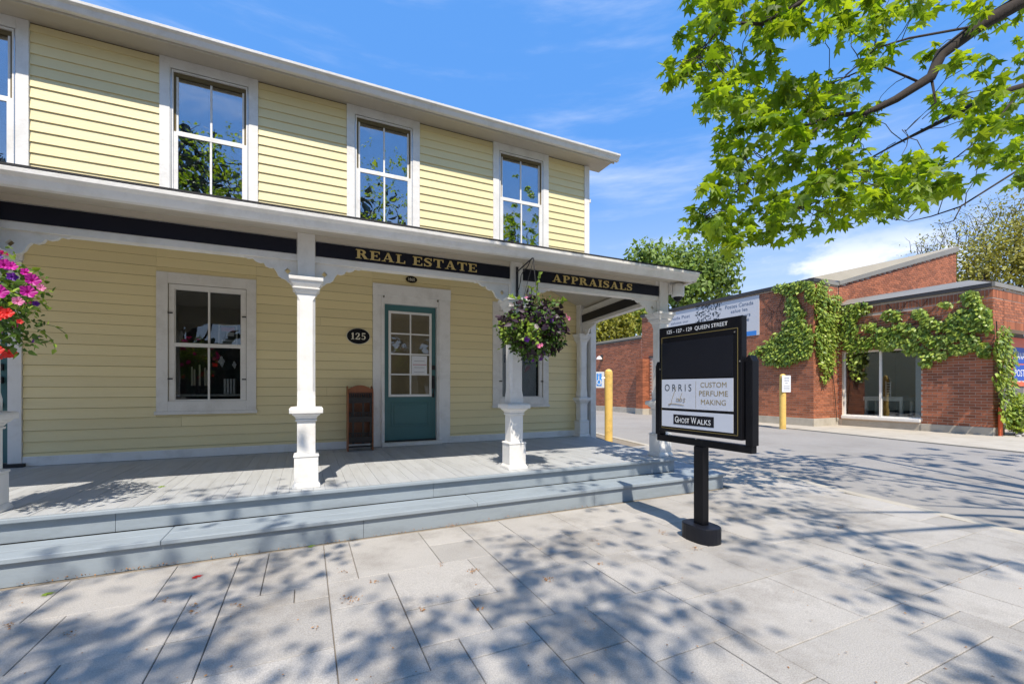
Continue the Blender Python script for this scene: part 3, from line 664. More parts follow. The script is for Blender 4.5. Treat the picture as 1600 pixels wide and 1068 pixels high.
# notices and window contents
o = tag(MB().box(1.462, 1.70, ly - .0005, ly + .0035, 1.415, 1.70).build('paper_notice', 'paper'), 'white paper notice taped inside the front door glass', 'notice')
MB().box(1.48, 1.69, ly - .0012, ly - .0006, 1.562, 1.570).build('rule', 'red', o)
for z in (1.52, 1.62, 1.45): MB().box(1.50, 1.66, ly - .0012, ly - .0006, z, z + .004).build('rule', 'text_dark', o)
a = onY(341, 506, .06); b = onY(371, 538, .06)
f_ = thing('framed_sign', 'white framed sign with red heading behind the left porch window', 'sign', (a.x, .07, b.z))
MB().frame_y(a.x, b.x, b.z, a.z, .016, .016, .016, .016, .055, .07).build('frame', 'white', f_)
MB().box(a.x + .017, b.x - .017, .060, .066, b.z + .017, a.z - .017).build('sheet', 'dark', f_)
MB().box(a.x + .03, b.x - .03, .0585, .0598, a.z - .09, a.z - .035).build('heading', 'red', f_)
MB().box(a.x + .09, b.x - .04, .0585, .0598, a.z - .15, a.z - .10).build('block', 'paper', f_); MB().box(a.x + .03, b.x - .03, .0585, .0598, b.z + .03, b.z + .055).build('block', 'paper', f_)
for px, py, k, nm in [(346, 565, 1.0, 'white fish shaped paper cut-out hanging in left porch window'), (366, 570, .7, 'small narrow white paper cut-out hanging in left porch window')]:
    c = onY(px, py, .07); ol = [(0, .075), (.02, .06), (.018, .045), (.035, .03), (.05, .0), (.035, -.005), (.03, -.03), (.01, -.075), (-.01, -.045), (-.03, -.015), (-.05, -.01), (-.04, .015), (-.02, .035), (-.022, .06)]
    tag(MB().ext_y([(c.x + q[0] * k * .8, c.z + q[1] * k) for q in ol], .068, .072).build('paper_ornament', 'paper'), nm, 'ornament')
shelf = tag(MB().box(-1.50, -.74, .13, .42, 1.10, 1.125).build('window_shelf', 'white_old'), 'pale shelf behind the left porch window glass', 'shelf')
for px, ph in [(300, .16), (304, .13), (312, .19), (320.5, .15), (324, .12)]:
    c = onY(px, 600, .2)
    t = thing('candlestick', 'thin cream candle in a dark holder on the window shelf', 'candle', (c.x, .2, 1.126), 'candles on the window shelf')
    MB().lathe((c.x, .2, 1.126), [(.03, 0), (.03, .01), (.010, .02), (.008, .09), (.016, .10), (.016, .11)], 12).build('holder', 'iron', t)
    MB().lathe((c.x, .2, 1.237), [(.011, 0), (.010, ph + .08), (.003, ph + .085)], 10).build('candle', 'cream', t)
rk = thing('letter_holder', 'white slatted letter holder on the window shelf', 'holder', (-.95, .25, 1.126))
for k in range(4): MB().box(-.99 + k * .035, -.99 + k * .035 + .022, .19, .30, 1.126, 1.33).build('slat', 'paper', rk)
MB().box(-.99, -.863, .30, .305, 1.126, 1.28).build('back', 'paper', rk)
ps = thing('window_poster', 'pale poster with REVEL lettering in the right porch window', 'poster', (3.3, .07, 1.1))
MB().box(2.955, 3.62, .045, .049, 1.06, 1.95).build('sheet', 'panel_white', ps)
text('lettering', 'REVEL', .56, .14, (3.29, .0445, 1.70), EX, EZ, 'text_blue', ps, .0006)

# brochure rack by the door
bx0, bx1, by0, by1 = .505, .845, -.36, -.16
br = thing('brochure_rack', 'brown wooden brochure rack with dark wire shelves beside the door', 'rack', ((bx0 + bx1) / 2, (by0 + by1) / 2, DZ))
for a in (bx0, bx1 - .016): MB().ext_x([(by0, DZ + .002), (by1, DZ + .002), (by1, 1.22), (by1 - .06, 1.235), (by0 + .02, 1.19), (by0, 1.13)], a, a + .016).build('side_panel', 'wood', br)
arch = [(bx0 + .016, DZ + .08)] + [(bx1 - .016, DZ + .08)] + [(bx0 + .016 + (bx1 - bx0 - .032) * t_, 1.19 + .055 * math.sin(math.pi * t_)) for t_ in [1 - i / 12 for i in range(13)]]
MB().ext_y(arch, by1 - .03, by1 - .018).build('back_panel', 'wood', br)
tp = [(bx0 + .016, 1.12), (bx1 - .016, 1.12)] + arch[2:]
MB().ext_y(tp, by0 + .03, by0 + .045).build('crest', 'wood', br)
for zs_ in (.46, .74, 1.00):
    s = MB(); s.box(bx0 + .017, bx1 - .017, by0 + .005, by1 - .032, zs_, zs_ + .014); s.box(bx0 + .017, bx1 - .017, by0 + .0, by0 + .014, zs_ + .0145, zs_ + .075)
    s.box(bx0 + .017, bx1 - .017, by0, by0 + .008, zs_ + .128, zs_ + .138)
    for k in range(13): xx = bx0 + .03 + k * (bx1 - bx0 - .06) / 12; s.box(xx - .006, xx + .006, by0 + .001, by0 + .007, zs_ + .0755, zs_ + .1275)
    s.build('shelf', 'wood_dark', br)
for xx in (bx0 + .06, bx0 + .19, bx0 + .29): MB().box(xx, xx + .028, by0 + .016, by0 + .03, DZ + .1, 1.10).build('divider', 'wood_dark', br)
MB().box(bx0 + .0165, bx1 - .0165, by0 + .003, by0 + .02, DZ + .05, DZ + .075).build('foot_rail', 'wood_dark', br)

# security camera
cx_, cy_, cz_ = 4.31, -2.50, 2.37
cm = thing('security_camera', 'white dome security camera under the porch eave corner', 'camera', (cx_, cy_, cz_))
MB().lathe((cx_, cy_, cz_), [(.066, .0), (.078, .012), (.080, .06), (.074, .063), (.080, .066), (.080, .13), (.068, .16), (.04, .178), (.0, .18)], 24).build('housing', 'white', cm, smooth=False)
MB().lathe((cx_, cy_, cz_), [(.004, -.055), (.028, -.049), (.048, -.030), (.058, -.008), (.058, .002)], 20).build('dome', 'black', cm, smooth=True)
MB().tube([(cx_, cy_, cz_ + .16), (cx_ - .02, cy_ + .02, cz_ + .19), (cx_ - .08, cy_ + .05, cz_ + .17)], .016, 8).build('arm', 'white', cm)
MB().box(4.197, 4.212, -2.50, -2.40, 2.40, 2.52).build('mount', 'white_old', cm)

# ------------------------------------------------------------------ leaf helpers
import numpy as np
LEAF = [(0, 0), (.10, .06), (.40, -.06), (.30, .12), (.56, .36), (.32, .34), (.22, .44), (.34, .76), (.14, .66), (0, 1.0)]
LO = LEAF + [(-x_, y_) for x_, y_ in LEAF[-2:0:-1]]
LV = [(0, .36, .05)] + [(x_, y_, -.28 * abs(x_) ** 1.1 - .12 * y_ * y_) for x_, y_ in LO]
LF = [(0, 1 + i, 1 + (i + 1) % len(LO)) for i in range(len(LO))]
LVS = [LV] + [[(0, .36, .06)] + [(x_ * (.92 - .1 * k_), y_, -(.5 + .35 * k_) * abs(x_) ** (1.15) - (.3 - .25 * k_) * y_ * y_) for x_, y_ in LO] for k_ in (0, 1)]
SV = [(0, 0, 0), (.32, .25, -.05), (.22, .6, -.08), (0, 1, -.1), (-.22, .6, -.08), (-.32, .25, -.05)]; SF = [(0, 1, 2, 3), (0, 3, 4, 5)]
def basis(d, nrm):
    d = d.normalized(); n_ = (nrm - d * nrm.dot(d)); n_ = n_.normalized() if n_.length > 1e-4 else d.orthogonal().normalized()
    return d.cross(n_), d, n_
def leaf_mesh(name, items, LVs, LFs, m, parent):
    """items: (pos, dir, normal, size)"""
    bases = [np.array(b_) for b_ in LVS] if LVs is LV else [np.array(LVs)]
    base = bases[0]; vs = np.empty((len(items), len(base), 3))
    for k, (p, d, n_, s) in enumerate(items):
        x_, y_, z_ = basis(d, n_); M = np.array([x_, y_, z_]) * s
        vs[k] = bases[k % len(bases)] @ M + np.array(p)
    nb = len(base); fs = [tuple(i + k * nb for i in f) for k in range(len(items)) for f in LFs]
    me = bpy.data.meshes.new(name); me.from_pydata(vs.reshape(-1, 3).tolist(), [], fs); me.update()
    return link(name, me, m, parent)
def rv(r=rnd):
    while True:
        v = Vector((r.uniform(-1, 1), r.uniform(-1, 1), r.uniform(-1, 1)))
        if .05 < v.length < 1: return v.normalized()

# ------------------------------------------------------------------ hanging baskets
def flower_mesh(m, petals=5):
    vs = [(0, 0, -.35)]; fs = []; n = petals * 4
    for i in range(n):
        a = 2 * math.pi * i / n; r = .5 * (1 + .10 * math.cos(petals * a)); vs.append((.16 * math.cos(a), .16 * math.sin(a), -.1))
    for i in range(n):
        a = 2 * math.pi * i / n; r = .5 * (1 + .13 * math.cos(petals * a)); vs.append((r * math.cos(a), r * math.sin(a), .03 + .05 * math.cos(2 * petals * a)))
    fs += [(0, 1 + i, 1 + (i + 1) % n) for i in range(n)] + [(1 + i, 1 + n + i, 1 + n + (i + 1) % n, 1 + (i + 1) % n) for i in range(n)]
    me = bpy.data.meshes.new('flower'); me.from_pydata(vs, [], fs); me.update(); me.materials.append(MATS[m]); return me
FM = {k: flower_mesh('petal_' + k) for k in ('magenta', 'violet', 'pink', 'red')}
def flower(parent, pos, d, size, kind):
    o = bpy.data.objects.new('flower', FM[kind]); col.objects.link(o); o.parent = parent; o.matrix_parent_inverse = parent.matrix_world.inverted()
    z_ = d.normalized(); x_ = z_.orthogonal().normalized(); y_ = z_.cross(x_)
    o.matrix_world = Matrix.Translation(pos) @ Matrix((x_, y_, z_)).transposed().to_4x4() @ Matrix.Scale(size, 4)
def hanger(cx, label):
    y1 = CY - .072; ya = -2.83
    t = thing('basket_bracket', label, 'bracket', (cx, y1, 2.2), 'iron basket brackets on the porch posts')
    MB().box(cx - .012, cx + .012, y1 - .012, y1 - .001, 2.175, 2.50).build('wall_plate', 'iron', t)
    MB().tube([(cx, y1 - .012, 2.45), (cx, ya + .02, 2.50), (cx, ya, 2.495), (cx, ya - .01, 2.47)], .007, 6).build('arm', 'iron', t)
    MB().tube([(cx, y1 - .012, 2.24), (cx, y1 - .05, 2.26), (cx, y1 - .09, 2.33), (cx, y1 - .10, 2.39), (cx, y1 - .16, 2.42), (cx, y1 - .25, 2.44), (cx, y1 - .31, 2.485)], .005, 6).build('scroll', 'iron', t)
    return Vector((cx, ya, 2.47))
def basket(cx, label, R_, zc, plan):
    top = hanger(cx, 'black scrolled iron bracket holding a flower basket on a porch post')
    c = Vector((cx, top.y, zc)); t = thing('hanging_basket', label, 'flower basket', (cx, top.y, zc - .2), 'hanging flower baskets')
    MB().lathe((c.x, c.y, c.z - .20), [(.03, 0), (.11, .02), (.16, .08), (.18, .18), (.185, .2), (.175, .2)], 20).build('bowl', 'coir', t)
    ch = MB()
    for k in range(3):
        a = 2.1 * k + .4; ch.tube([top, c + Vector((.18 * math.cos(a), .18 * math.sin(a), .0))], .0025, 5)
    ch.build('chain', 'iron', t)
    r = random.Random(int(cx * 100) + 5)
    for nm, m, n_, sz, fn in plan['leaves']:
        items = []
        while len(items) < n_:
            q = rv(r); rad = R_ * r.uniform(.55, 1.03) * (1 + .12 * math.sin(3 * q.x * 2 + 5 * q.z) + .08 * math.sin(9 * q.y + 4 * q.x))
            pos = c + Vector((q.x * rad, q.y * rad, q.z * rad * .98 - .0))
            if q.z > .55 and r.random() < .5: continue
            if not fn(q, r): continue
            d = (q * .5 + rv(r) * .8 + Vector((0, 0, -.35))); items.append((pos, d, q + rv(r) * .7, sz * r.uniform(.6, 1.3)))
        stuff(leaf_mesh(nm, items, SV, SF, m, t))
    # trailing sprigs
    st = MB(); it = []
    for k in range(plan.get('sprigs', 10)):
        a = r.uniform(0, 6.28); p = c + Vector((math.cos(a) * R_ * .85, math.sin(a) * R_ * .85, r.uniform(-.25, .1) * R_ * 2)); pts = [p]; d = Vector((math.cos(a), math.sin(a), -.2))
        for j in range(5): d = (d + Vector((0, 0, -.25)) + rv(r) * .3).normalized(); pts.append(pts[-1] + d * R_ * .09); it.append((pts[-1], rv(r) + d, rv(r) + Vector((0, 0, 1)), .035 * r.uniform(.7, 1.3)))
        st.tube(pts, .002, 4)
    for pts in plan.get('spikes', []):
        P_ = [c + Vector(q) for q in pts]; st.tube(P_, .004, 4)
        for j in range(10): p = P_[0].lerp(P_[-1], .35 + .065 * j); it.append((p, rv(r) + Vector((0, 0, .6)), rv(r), .05))
    st.build('stem', 'basket_green', t); stuff(leaf_mesh('sprig_foliage', it, SV, SF, 'basket_lime', t))
    for kind, n_, sz, fn in plan['flowers']:
        k = 0
        while k < n_:
            q = rv(r)
            if not fn(q): continue
            k += 1; flower(t, c + Vector((q.x * R_ * 1.02, q.y * R_ * 1.02, q.z * R_)), q + rv(r) * .35 + Vector((0, -.3, .1)), sz * r.uniform(.8, 1.2), kind)
    for kind, pos, d, sz in plan.get('exact', []): flower(t, Vector(pos), Vector(d), sz, kind)
    return t, c
lf = lambda q, r: True
pk1 = onY(885, 493, -2.78); pk2 = onY(842, 540, -3.12); pv1 = onY(868, 511, -3.0)
basket(2.04, 'hanging basket of dark purple and green foliage with a few pink blooms', .315, 1.80, dict(
    leaves=[('green_foliage', 'basket_green', 2000, .045, lambda q, r: (q.x > -.35 or q.z < 0) or r.random() < .35), ('lime_foliage', 'basket_lime', 330, .05, lambda q, r: q.x < -.25 and -.45 < q.z < .25), ('purple_foliage', 'basket_purple', 800, .075, lambda q, r: q.z > .0 or q.x * .8 + q.z * .3 > .25 or r.random() < .25)],
    sprigs=16, spikes=[((.0, -.03, .2), (.03, -.04, .42), (.05, -.03, .56)), ((-.02, -.02, .2), (-.05, -.05, .40)), ((.1, -.1, .25), (.30, -.16, .27)), ((-.1, -.1, .24), (-.34, -.12, .26))],
    flowers=[('violet', 6, .045, lambda q: q.y < .2 and q.z < .4), ('pink', 1, .04, lambda q: q.y < 0 and q.x < -.3)],
    exact=[('pink', pk1, (.6, -.6, .3), .055), ('pink', pk1 + Vector((.02, -.02, -.03)), (.3, -.8, 0), .045), ('pink', pk2, (0, -1, .1), .045), ('pink', pk2 + Vector((.03, 0, .01)), (.3, -1, .1), .035), ('violet', pv1, (.3, -1, .1), .075), ('violet', pv1 + Vector((.03, .0, .03)), (.3, -1, .1), .06)]))
LBX = -1.94
ex = []
for px, py, dd, kind, sz in [(16, 413, 2.66, 'magenta', .085), (27, 415, 2.6, 'magenta', .06), (60, 437, 2.66, 'magenta', .085), (53, 455, 2.62, 'magenta', .088), (73, 449, 2.66, 'pink', .05), (49, 425, 2.7, 'magenta', .06), (7, 455, 2.5, 'magenta', .09), (37, 470, 2.55, 'pink', .06), (14, 490, 2.5, 'red', .07), (4, 492, 2.48, 'red', .07), (21, 488, 2.5, 'red', .06), (9, 484, 2.52, 'red', .05), (5, 546, 2.5, 'red', .06), (40, 502, 2.58, 'red', .035), (65, 474, 2.66, 'violet', .04), (3, 400, 2.6, 'violet', .06), (28, 432, 2.62, 'violet', .06)]:
    p = at(px - 9, py, dd); sz *= .85; q = p - Vector((LBX, -2.83, 1.72)); ex.append((kind, p, (q.x + .1, -abs(q.y) - .5, .25), sz))
bt, bc = basket(LBX, 'hanging basket bursting with magenta petunias and red geraniums', .39, 1.74, dict(
    leaves=[('green_foliage', 'basket_green', 1900, .045, lambda q, r: True), ('lime_foliage', 'basket_lime', 700, .04, lambda q, r: q.z > -.1)],
    sprigs=16, flowers=[('magenta', 34, .08, lambda q: q.z > -.35 and q.x < .6), ('red', 12, .06, lambda q: q.z < 0 and q.x < .7), ('violet', 8, .06, lambda q: True)], exact=ex))

# ================================================================== PYLON SIGN
SX = 2.80
sy = lambda px, py: onX(px, py, SX)
A = sy(1031, 513); B = sy(1161, 492); C_ = sy(1029, 673)
yl, yr = (A.y + sy(1029, 673).y) / 2, (B.y + sy(1157, 687).y) / 2; zt, zb = (A.z + B.z) / 2, (sy(1029, 673).z + sy(1157, 687).z) / 2
ym = (yl + yr) / 2; pcx = SX + .055
sg_ = thing('pylon_sign', 'black freestanding street sign on a single post in the paving', 'sign', (pcx, ym, 0))
n = 24; RX, RY = .108, .152
ovl = [(pcx + math.copysign(abs(math.cos(2 * math.pi * i / n)) ** .75, math.cos(2 * math.pi * i / n)) * RX, ym + math.copysign(abs(math.sin(2 * math.pi * i / n)) ** .75, math.sin(2 * math.pi * i / n)) * RY) for i in range(n)]
MB().slab(ovl, -.01, .125).build('base', 'black', sg_, bevel=.008)
MB().box(pcx - .034, pcx + .034, ym - .045, ym + .045, .1255, .744).build('post', 'sign_black', sg_, bevel=.004)
# U-shaped holder
hw = .055
MB().box(pcx - .03, pcx + .03, yr - hw, yl + hw, .745, .80).build('cross_bar', 'sign_black', sg_, bevel=.004)
for (a, b, s) in ((yr - hw - .012, yr - .012, 1), (yl + .012, yl + hw + .012, -1)):
    e = .03; pl = [(a, .745), (b, .745), (b, 1.43), (b - (e if s < 0 else 0), 1.445) if s < 0 else (b, 1.445), (a + (e if s > 0 else 0), 1.445) if s > 0 else (a, 1.43), (a, 1.40)]
    MB().ext_x([(a, .80), (b, .80), (b, 1.415 if s > 0 else 1.40), (b - .02, 1.44), (a + .02, 1.44), (a, 1.40)], pcx - .035, pcx + .035).build('upright', 'sign_black', sg_, bevel=.004)
bd = MB().box(SX, SX + .055, yr, yl, zb, zt).build('cabinet', 'sign_black', sg_, bevel=.004)
g1, g2 = sy(1034, 528), sy(1152, 511); gz = (g1.z + g2.z) / 2; gm = .03
MB().raw([], []).box(SX - .0012, SX - .0002, yr + gm, yl - gm, gz - .005, gz - .001).build('pinstripe', 'gold_thin', bd)
for ya in (yr + gm, yl - gm - .004): MB().box(SX - .0012, SX - .0002, ya, ya + .004, zb + .035, gz - .0055).build('pinstripe', 'gold_thin', bd)
MB().box(SX - .0012, SX - .0002, yr + gm, yl - gm, zb + .03, zb + .034).build('pinstripe', 'gold_thin', bd)
w1 = sy(1034.7, 593); w1r = sy(1146, 590); w2 = sy(1034, 637); w3 = sy(1034, 641); w4 = sy(1034, 665); w2r = sy(1145, 641.6); w3r = sy(1145, 646); w4r = sy(1145, 675.5)
pa, pb = w1.y, w1r.y
pz = [(w1.z + w1r.z) / 2, (w2.z + w2r.z) / 2, (w3.z + w3r.z) / 2, (w4.z + w4r.z) / 2]
MB().box(SX - .004, SX - .0005, pb, pa, pz[0] + .012, gz - .05).build('blank_panel', 'black', bd, bevel=.001)
p1 = MB().box(SX - .004, SX - .0005, pb, pa, pz[1], pz[0]).build('tenant_panel', 'panel_white', bd)
p2 = MB().box(SX - .004, SX - .0005, pb, pa, pz[3], pz[2]).build('tenant_panel', 'panel_white', bd)
NY = (0, -1, 0); FX = SX - .0042
W = pa - pb
Yf = lambda f_: pa - W * f_
hh = pz[0] - pz[1]; Zf = lambda f_: pz[0] - hh * f_
text('lettering', '125 - 127 - 129  QUEEN STREET', (yl - yr) * .74, .036, (SX - .0012, ym + .01, (zt + gz) / 2 - .004), NY, EZ, 'text_white', bd, .001, .004)
text('lettering', 'O R R I S', W * .41, hh * .235, (FX, Yf(.255), Zf(.29)), NY, EZ, 'text_dark', bd, .0006)
MB().box(FX - .001, FX, Yf(.523) - .0008, Yf(.523) + .0008, Zf(.95), Zf(.08)).build('divider', 'gold_text', bd)
for s, zf, wf in (('CUSTOM', .20, .335), ('PERFUME', .475, .37), ('MAKING', .75, .32)): text('lettering', s, W * wf, hh * .165, (FX, Yf(.755), Zf(zf)), NY, EZ, 'gold_text', bd, .0006)
# handwritten "Labs"
def script(pts, m, wd):
    mb = MB(); P_ = [Vector((FX - .0012, Yf(a), Zf(b))) for a, b in pts]; mb.tube(P_, wd, 5); mb.build('lettering', m, bd)
script([(.235, .25), (.20, .48), (.165, .72), (.15, .86), (.12, .90), (.11, .87), (.16, .84), (.25, .85), (.35, .88)], 'gold_text', .0016)
for cxp in (.255, .305): script([(cxp + .02 * math.cos(R(k)), .70 + .045 * math.sin(R(k))) for k in range(0, 361, 30)], 'gold_text', .0014)
script([(.276, .64), (.276, .74), (.284, .75)], 'gold_text', .0014); script([(.325, .46), (.305, .58), (.288, .72)], 'gold_text', .0014)
script([(.372, .66), (.35, .64), (.345, .68), (.365, .72), (.36, .77), (.335, .76)], 'gold_text', .0014)
h2_ = pz[2] - pz[3]; zc2 = (pz[2] + pz[3]) / 2 - .006
MB().box(SX - .0052, SX - .0042, Yf(.765), Yf(.19), zc2 - h2_ * .27, zc2 + h2_ * .33).build('plate', 'black', bd)
for s, f0, f1, hk in (('G', .215, .265, .38), ('HOST', .27, .43, .30), ('W', .455, .53, .38), ('ALKS', .54, .725, .30)):
    text('lettering', s, W * (f1 - f0), h2_ * hk, (SX - .0053, Yf((f0 + f1) / 2), zc2 + h2_ * .03 + (hk - .38) * h2_ / 2), NY, EZ, 'text_white', bd, .0006, .006)
for yy, zz in ((yl - .012, 1.36), (yr + .012, 1.36), (yl - .02, zt - .03 - .05), (yr + .05, gz - .035)): MB().lathe((0, 0, 0), [(.005, 0), (.005, .003)], 8)
bl = MB()
for yy, zz in ((yl - .014, 1.37), (yr + .014, 1.40), (yr + .055, gz - .03), (ym, .806)): bl.box(SX - .004, SX - .0003, yy - .005, yy + .005, zz - .005, zz + .005)
bl.build('bolt', 'chrome', bd)

# ================================================================== POST OFFICE
PX, PY, LX, FYc = 14.5, 1.79, 15.8, -1.80          # tall wall, its end face, low wall, front face
po = thing('post_office', 'low red brick post office with flat roofs, a banner wall and a large window', 'building', (16, 2, 0))
BL, BH, JT = .203, .061, .014
bricks = []                                          # (kind, u0,u1,z0,z1) collected per wall
def bricks_wall(name, face, c, u0, u1, z0, zfun, skip=None, singles=None, parent=None, soldier=None, m='brick'):
    """face 'x': plane X=c facing -X, u = Y.  face 'y': plane Y=c facing -Y, u = X."""
    mb = MB(); out_ = []; rowk = 0; z = z0; pr_ = .008
    ztop = zfun if callable(zfun) else (lambda u: zfun)
    while z < max(ztop(u0), ztop(u1)):
        zz = z + BH; u = u0 - (BL + JT) / 2 * (rowk % 2)
        while u < u1:
            a, b = max(u, u0), min(u + BL, u1); u += BL + JT
            if b - a < .03 or zz > ztop((a + b) / 2): continue
            if skip and skip((a + b) / 2, (z + zz) / 2): continue
            e = rnd.uniform(0, .003)
            bb = (c - pr_ - e, c, a, b, z, zz) if face == 'x' else (a, b, c - pr_ - e, c, z, zz)
            if singles and singles((a + b) / 2, (z + zz) / 2): out_.append(bb)
            else: mb.box(*bb)
        z += BH + JT; rowk += 1
    if mb.v: stuff(mb.build(name, m, parent))
    return out_
# mortar backing walls
tall = MB(); tall.box(PX, PX + .3, PY, 9.6, -.1, 4.55); tall.box(PX + .3, LX, PY, PY + .3, -.1, 4.55)
tall.loft([(LX, PY, -.1), (24, PY, -.1), (24, PY, 6.75), (LX, PY, 4.57)], [(LX, PY + .3, -.1), (24, PY + .3, -.1), (24, PY + .3, 6.75), (LX, PY + .3, 4.57)])
tall.box(23.7, 24, PY + .3, 9, -.1, 6.7)
wall_t = tall.build('wall', 'mortar', po)
wy0, wy1, wz0, wz1 = -.37, 1.66, .32, 2.36             # shop window
lowm = MB(); lowm.box(LX, LX + .3, FYc, wy0, -.1, 3.78); lowm.box(LX, LX + .3, wy1, PY, -.1, 3.78); lowm.box(LX, LX + .3, wy0, wy1, wz1, 3.78); lowm.box(LX, LX + .3, wy0, wy1, -.1, .22)
lowm.box(LX + .3, LX + .62, FYc, FYc + .3, -.1, 3.78); lowm.box(LX + .62, 24, FYc, FYc + .3, 2.75, 3.78); lowm.box(LX + .62, 24, FYc + .45, FYc + .6, -.1, 2.75)
wall_l = lowm.build('wall', 'mortar', po)
lefm = MB(); lefm.box(PX, PX + .3, 9.6, 17, -.1, 3.55); wall_f = lefm.build('wall', 'mortar', po)
bricks_wall('brickwork', 'x', PX, PY, 9.6, .24, 4.55, parent=wall_t, skip=lambda u, z: u > 8.2 and z < 2.6 and u < 9.05)
bricks_wall('brickwork', 'y', PY, PX, LX, .24, 4.55, parent=wall_t)
bricks_wall('brickwork', 'y', PY, LX + .02, 24, 3.7, lambda u: 4.57 + (u - LX) * (6.75 - 4.57) / (24 - LX), parent=wall_t)
bricks_wall('brickwork', 'x', PX, 9.62, 17, .24, 3.55, parent=wall_f)
ones = bricks_wall('brickwork', 'x', LX, FYc, wy0, .20, 3.50, parent=wall_l, singles=lambda u, z: z < 2.62)
ones += bricks_wall('brickwork', 'x', LX, wy0, wy1, wz1 + .03, 3.50, parent=wall_l)
bricks_wall('brickwork', 'x', LX, wy1, PY - .01, .20, 3.50, parent=wall_l)
bricks_wall('brickwork', 'y', FYc, LX, LX + .62, .20, 3.50, parent=wall_l)
bricks_wall('brickwork', 'y', FYc, LX + .65, 24, 2.98, 3.50, parent=wall_l)
bm_ = {}
for bb in ones[:300]:
    L_ = round(bb[3] - bb[2], 3)
    if L_ not in bm_:
        q = MB().box(-.010, 0, 0, L_, 0, BH); me = bpy.data.meshes.new('brick'); me.from_pydata(q.v, [], q.f); me.update(); me.materials.append(MATS['brick_one']); bm_[L_] = me
    o = bpy.data.objects.new('brick', bm_[L_]); col.objects.link(o); o.parent = wall_l; o.location = (bb[1] + .001 - rnd.uniform(0, .002), bb[2], bb[4])
# soldier courses
so_ = MB(); u = FYc
while u < PY - .08: so_.box(LX - .011, LX, u, u + BH, 3.515, 3.72); u += BH + JT
u = LX
while u < 24: so_.box(u, u + BH, FYc - .011, FYc, 3.515, 3.72); u += BH + JT
u = LX + .66
while u < 24: so_.box(u, u + BH, FYc - .011, FYc, 2.755, 2.96); u += BH + JT
stuff(so_.build('soldier_course', 'brick', wall_l))
# pier and recess on the tall wall
MB().box(PX - .38, PX - .012, 9.12, 9.58, .24, 2.55).build('pier', 'brick', po); 
bricks_wall('brickwork', 'x', PX - .38, 9.12, 9.58, .24, 2.55, parent=wall_t)
bricks_wall('brickwork', 'y', 9.12, PX - .38, PX - .02, .24, 2.55, parent=wall_t)
MB().box(PX + .02, PX + .03, 8.2, 9.05, .24, 2.6).build('recess', 'shadow_gap', po)
MB().box(PX - .03, PX - .012, 8.5, 8.9, .95, 1.08).build('wall_plate', 'white', po)
MB().box(PX - .028, PX + .02, 8.1, 9.11, 2.6, 2.68).build('lintel', 'flashing_dark', po)
# concrete footing
ft = MB(); ft.box(PX - .03, PX, PY - .0, 9.1, -.1, .235); ft.box(PX - .03, LX, PY - .03, PY - .001, -.1, .235); ft.box(PX - .03, PX, 9.6, 17, -.1, .235); ft.box(PX - .41, PX - .0, 9.10, 9.6, -.1, .236)
ft.box(LX - .03, LX, FYc, wy0, -.1, .195); ft.box(LX - .03, LX + .62, FYc - .03, FYc - .001, -.1, .195); ft.box(LX - .012, LX, wy0, wy1, -.1, .18)
ft.build('footing', 'concrete', po, bevel=.01)
# roof edges
def cap_x(X, y0, y1, z, name='roof_edge'):
    MB().box(X - .06, X + .3, y0, y1, z, z + .10).build(name, 'flashing_dark', po)
    MB().raw([(X - .065, y0, z + .101), (X - .065, y1, z + .101), (X + .55, y1, z + .36), (X + .55, y0 + .62, z + .36)], [(0, 3, 2, 1)]).build('flashing', 'flashing', po)
cap_x(LX, FYc, PY, 3.78)
MB().box(LX - .06, 24, FYc - .06, FYc - .001, 3.785, 3.90).build('roof_edge', 'flashing', po)
MB().raw([(LX - .06, FYc - .065, 3.901), (24, FYc - .065, 3.901), (24, FYc + .5, 4.05), (LX + .55, FYc + .5, 4.14)], [(0, 1, 2, 3)]).build('flashing', 'flashing', po)
MB().box(PX - .07, PX + .3, PY - .05, 9.62, 4.55, 4.67).build('roof_edge', 'flashing_dark', po)
MB().box(PX + .3, LX, PY - .05, PY + .3, 4.55, 4.66).build('roof_edge', 'flashing', po)
MB().box(PX - .05, PX + .3, 9.63, 17, 3.55, 3.61).build('roof_edge', 'flashing_dark', po); MB().box(PX - .02, PX + .6, 9.63, 17, 3.611, 3.72).build('flashing', 'roof_metal', po)
MB().loft([(LX, PY - .07, 4.575), (24.06, PY - .07, 6.76), (24.06, PY - .07, 6.95), (LX, PY - .07, 4.70)], [(LX, PY + .3, 4.575), (24.06, PY + .3, 6.76), (24.06, PY + .3, 6.95), (LX, PY + .3, 4.70)]).build('roof_edge', 'flashing', po)
MB().raw([(PX - .07, PY - .0, 4.672), (LX, PY - .06, 4.702), (24.06, PY - .06, 6.955), (24.06, PY + .1, 6.985), (PX - .07, PY + .15, 4.685)], [(0, 1, 2, 3, 4)]).build('sloped_roof', 'roof_metal', po)
MB().box(LX + .02, LX + .035, PY - .02, PY - .0085, 3.9, 4.56).build('expansion_joint', 'dark', po)
MB().box(LX + .62, LX + .645, FYc - .005, FYc + .3, 2.75, 3.775).build('expansion_joint', 'dark', po)
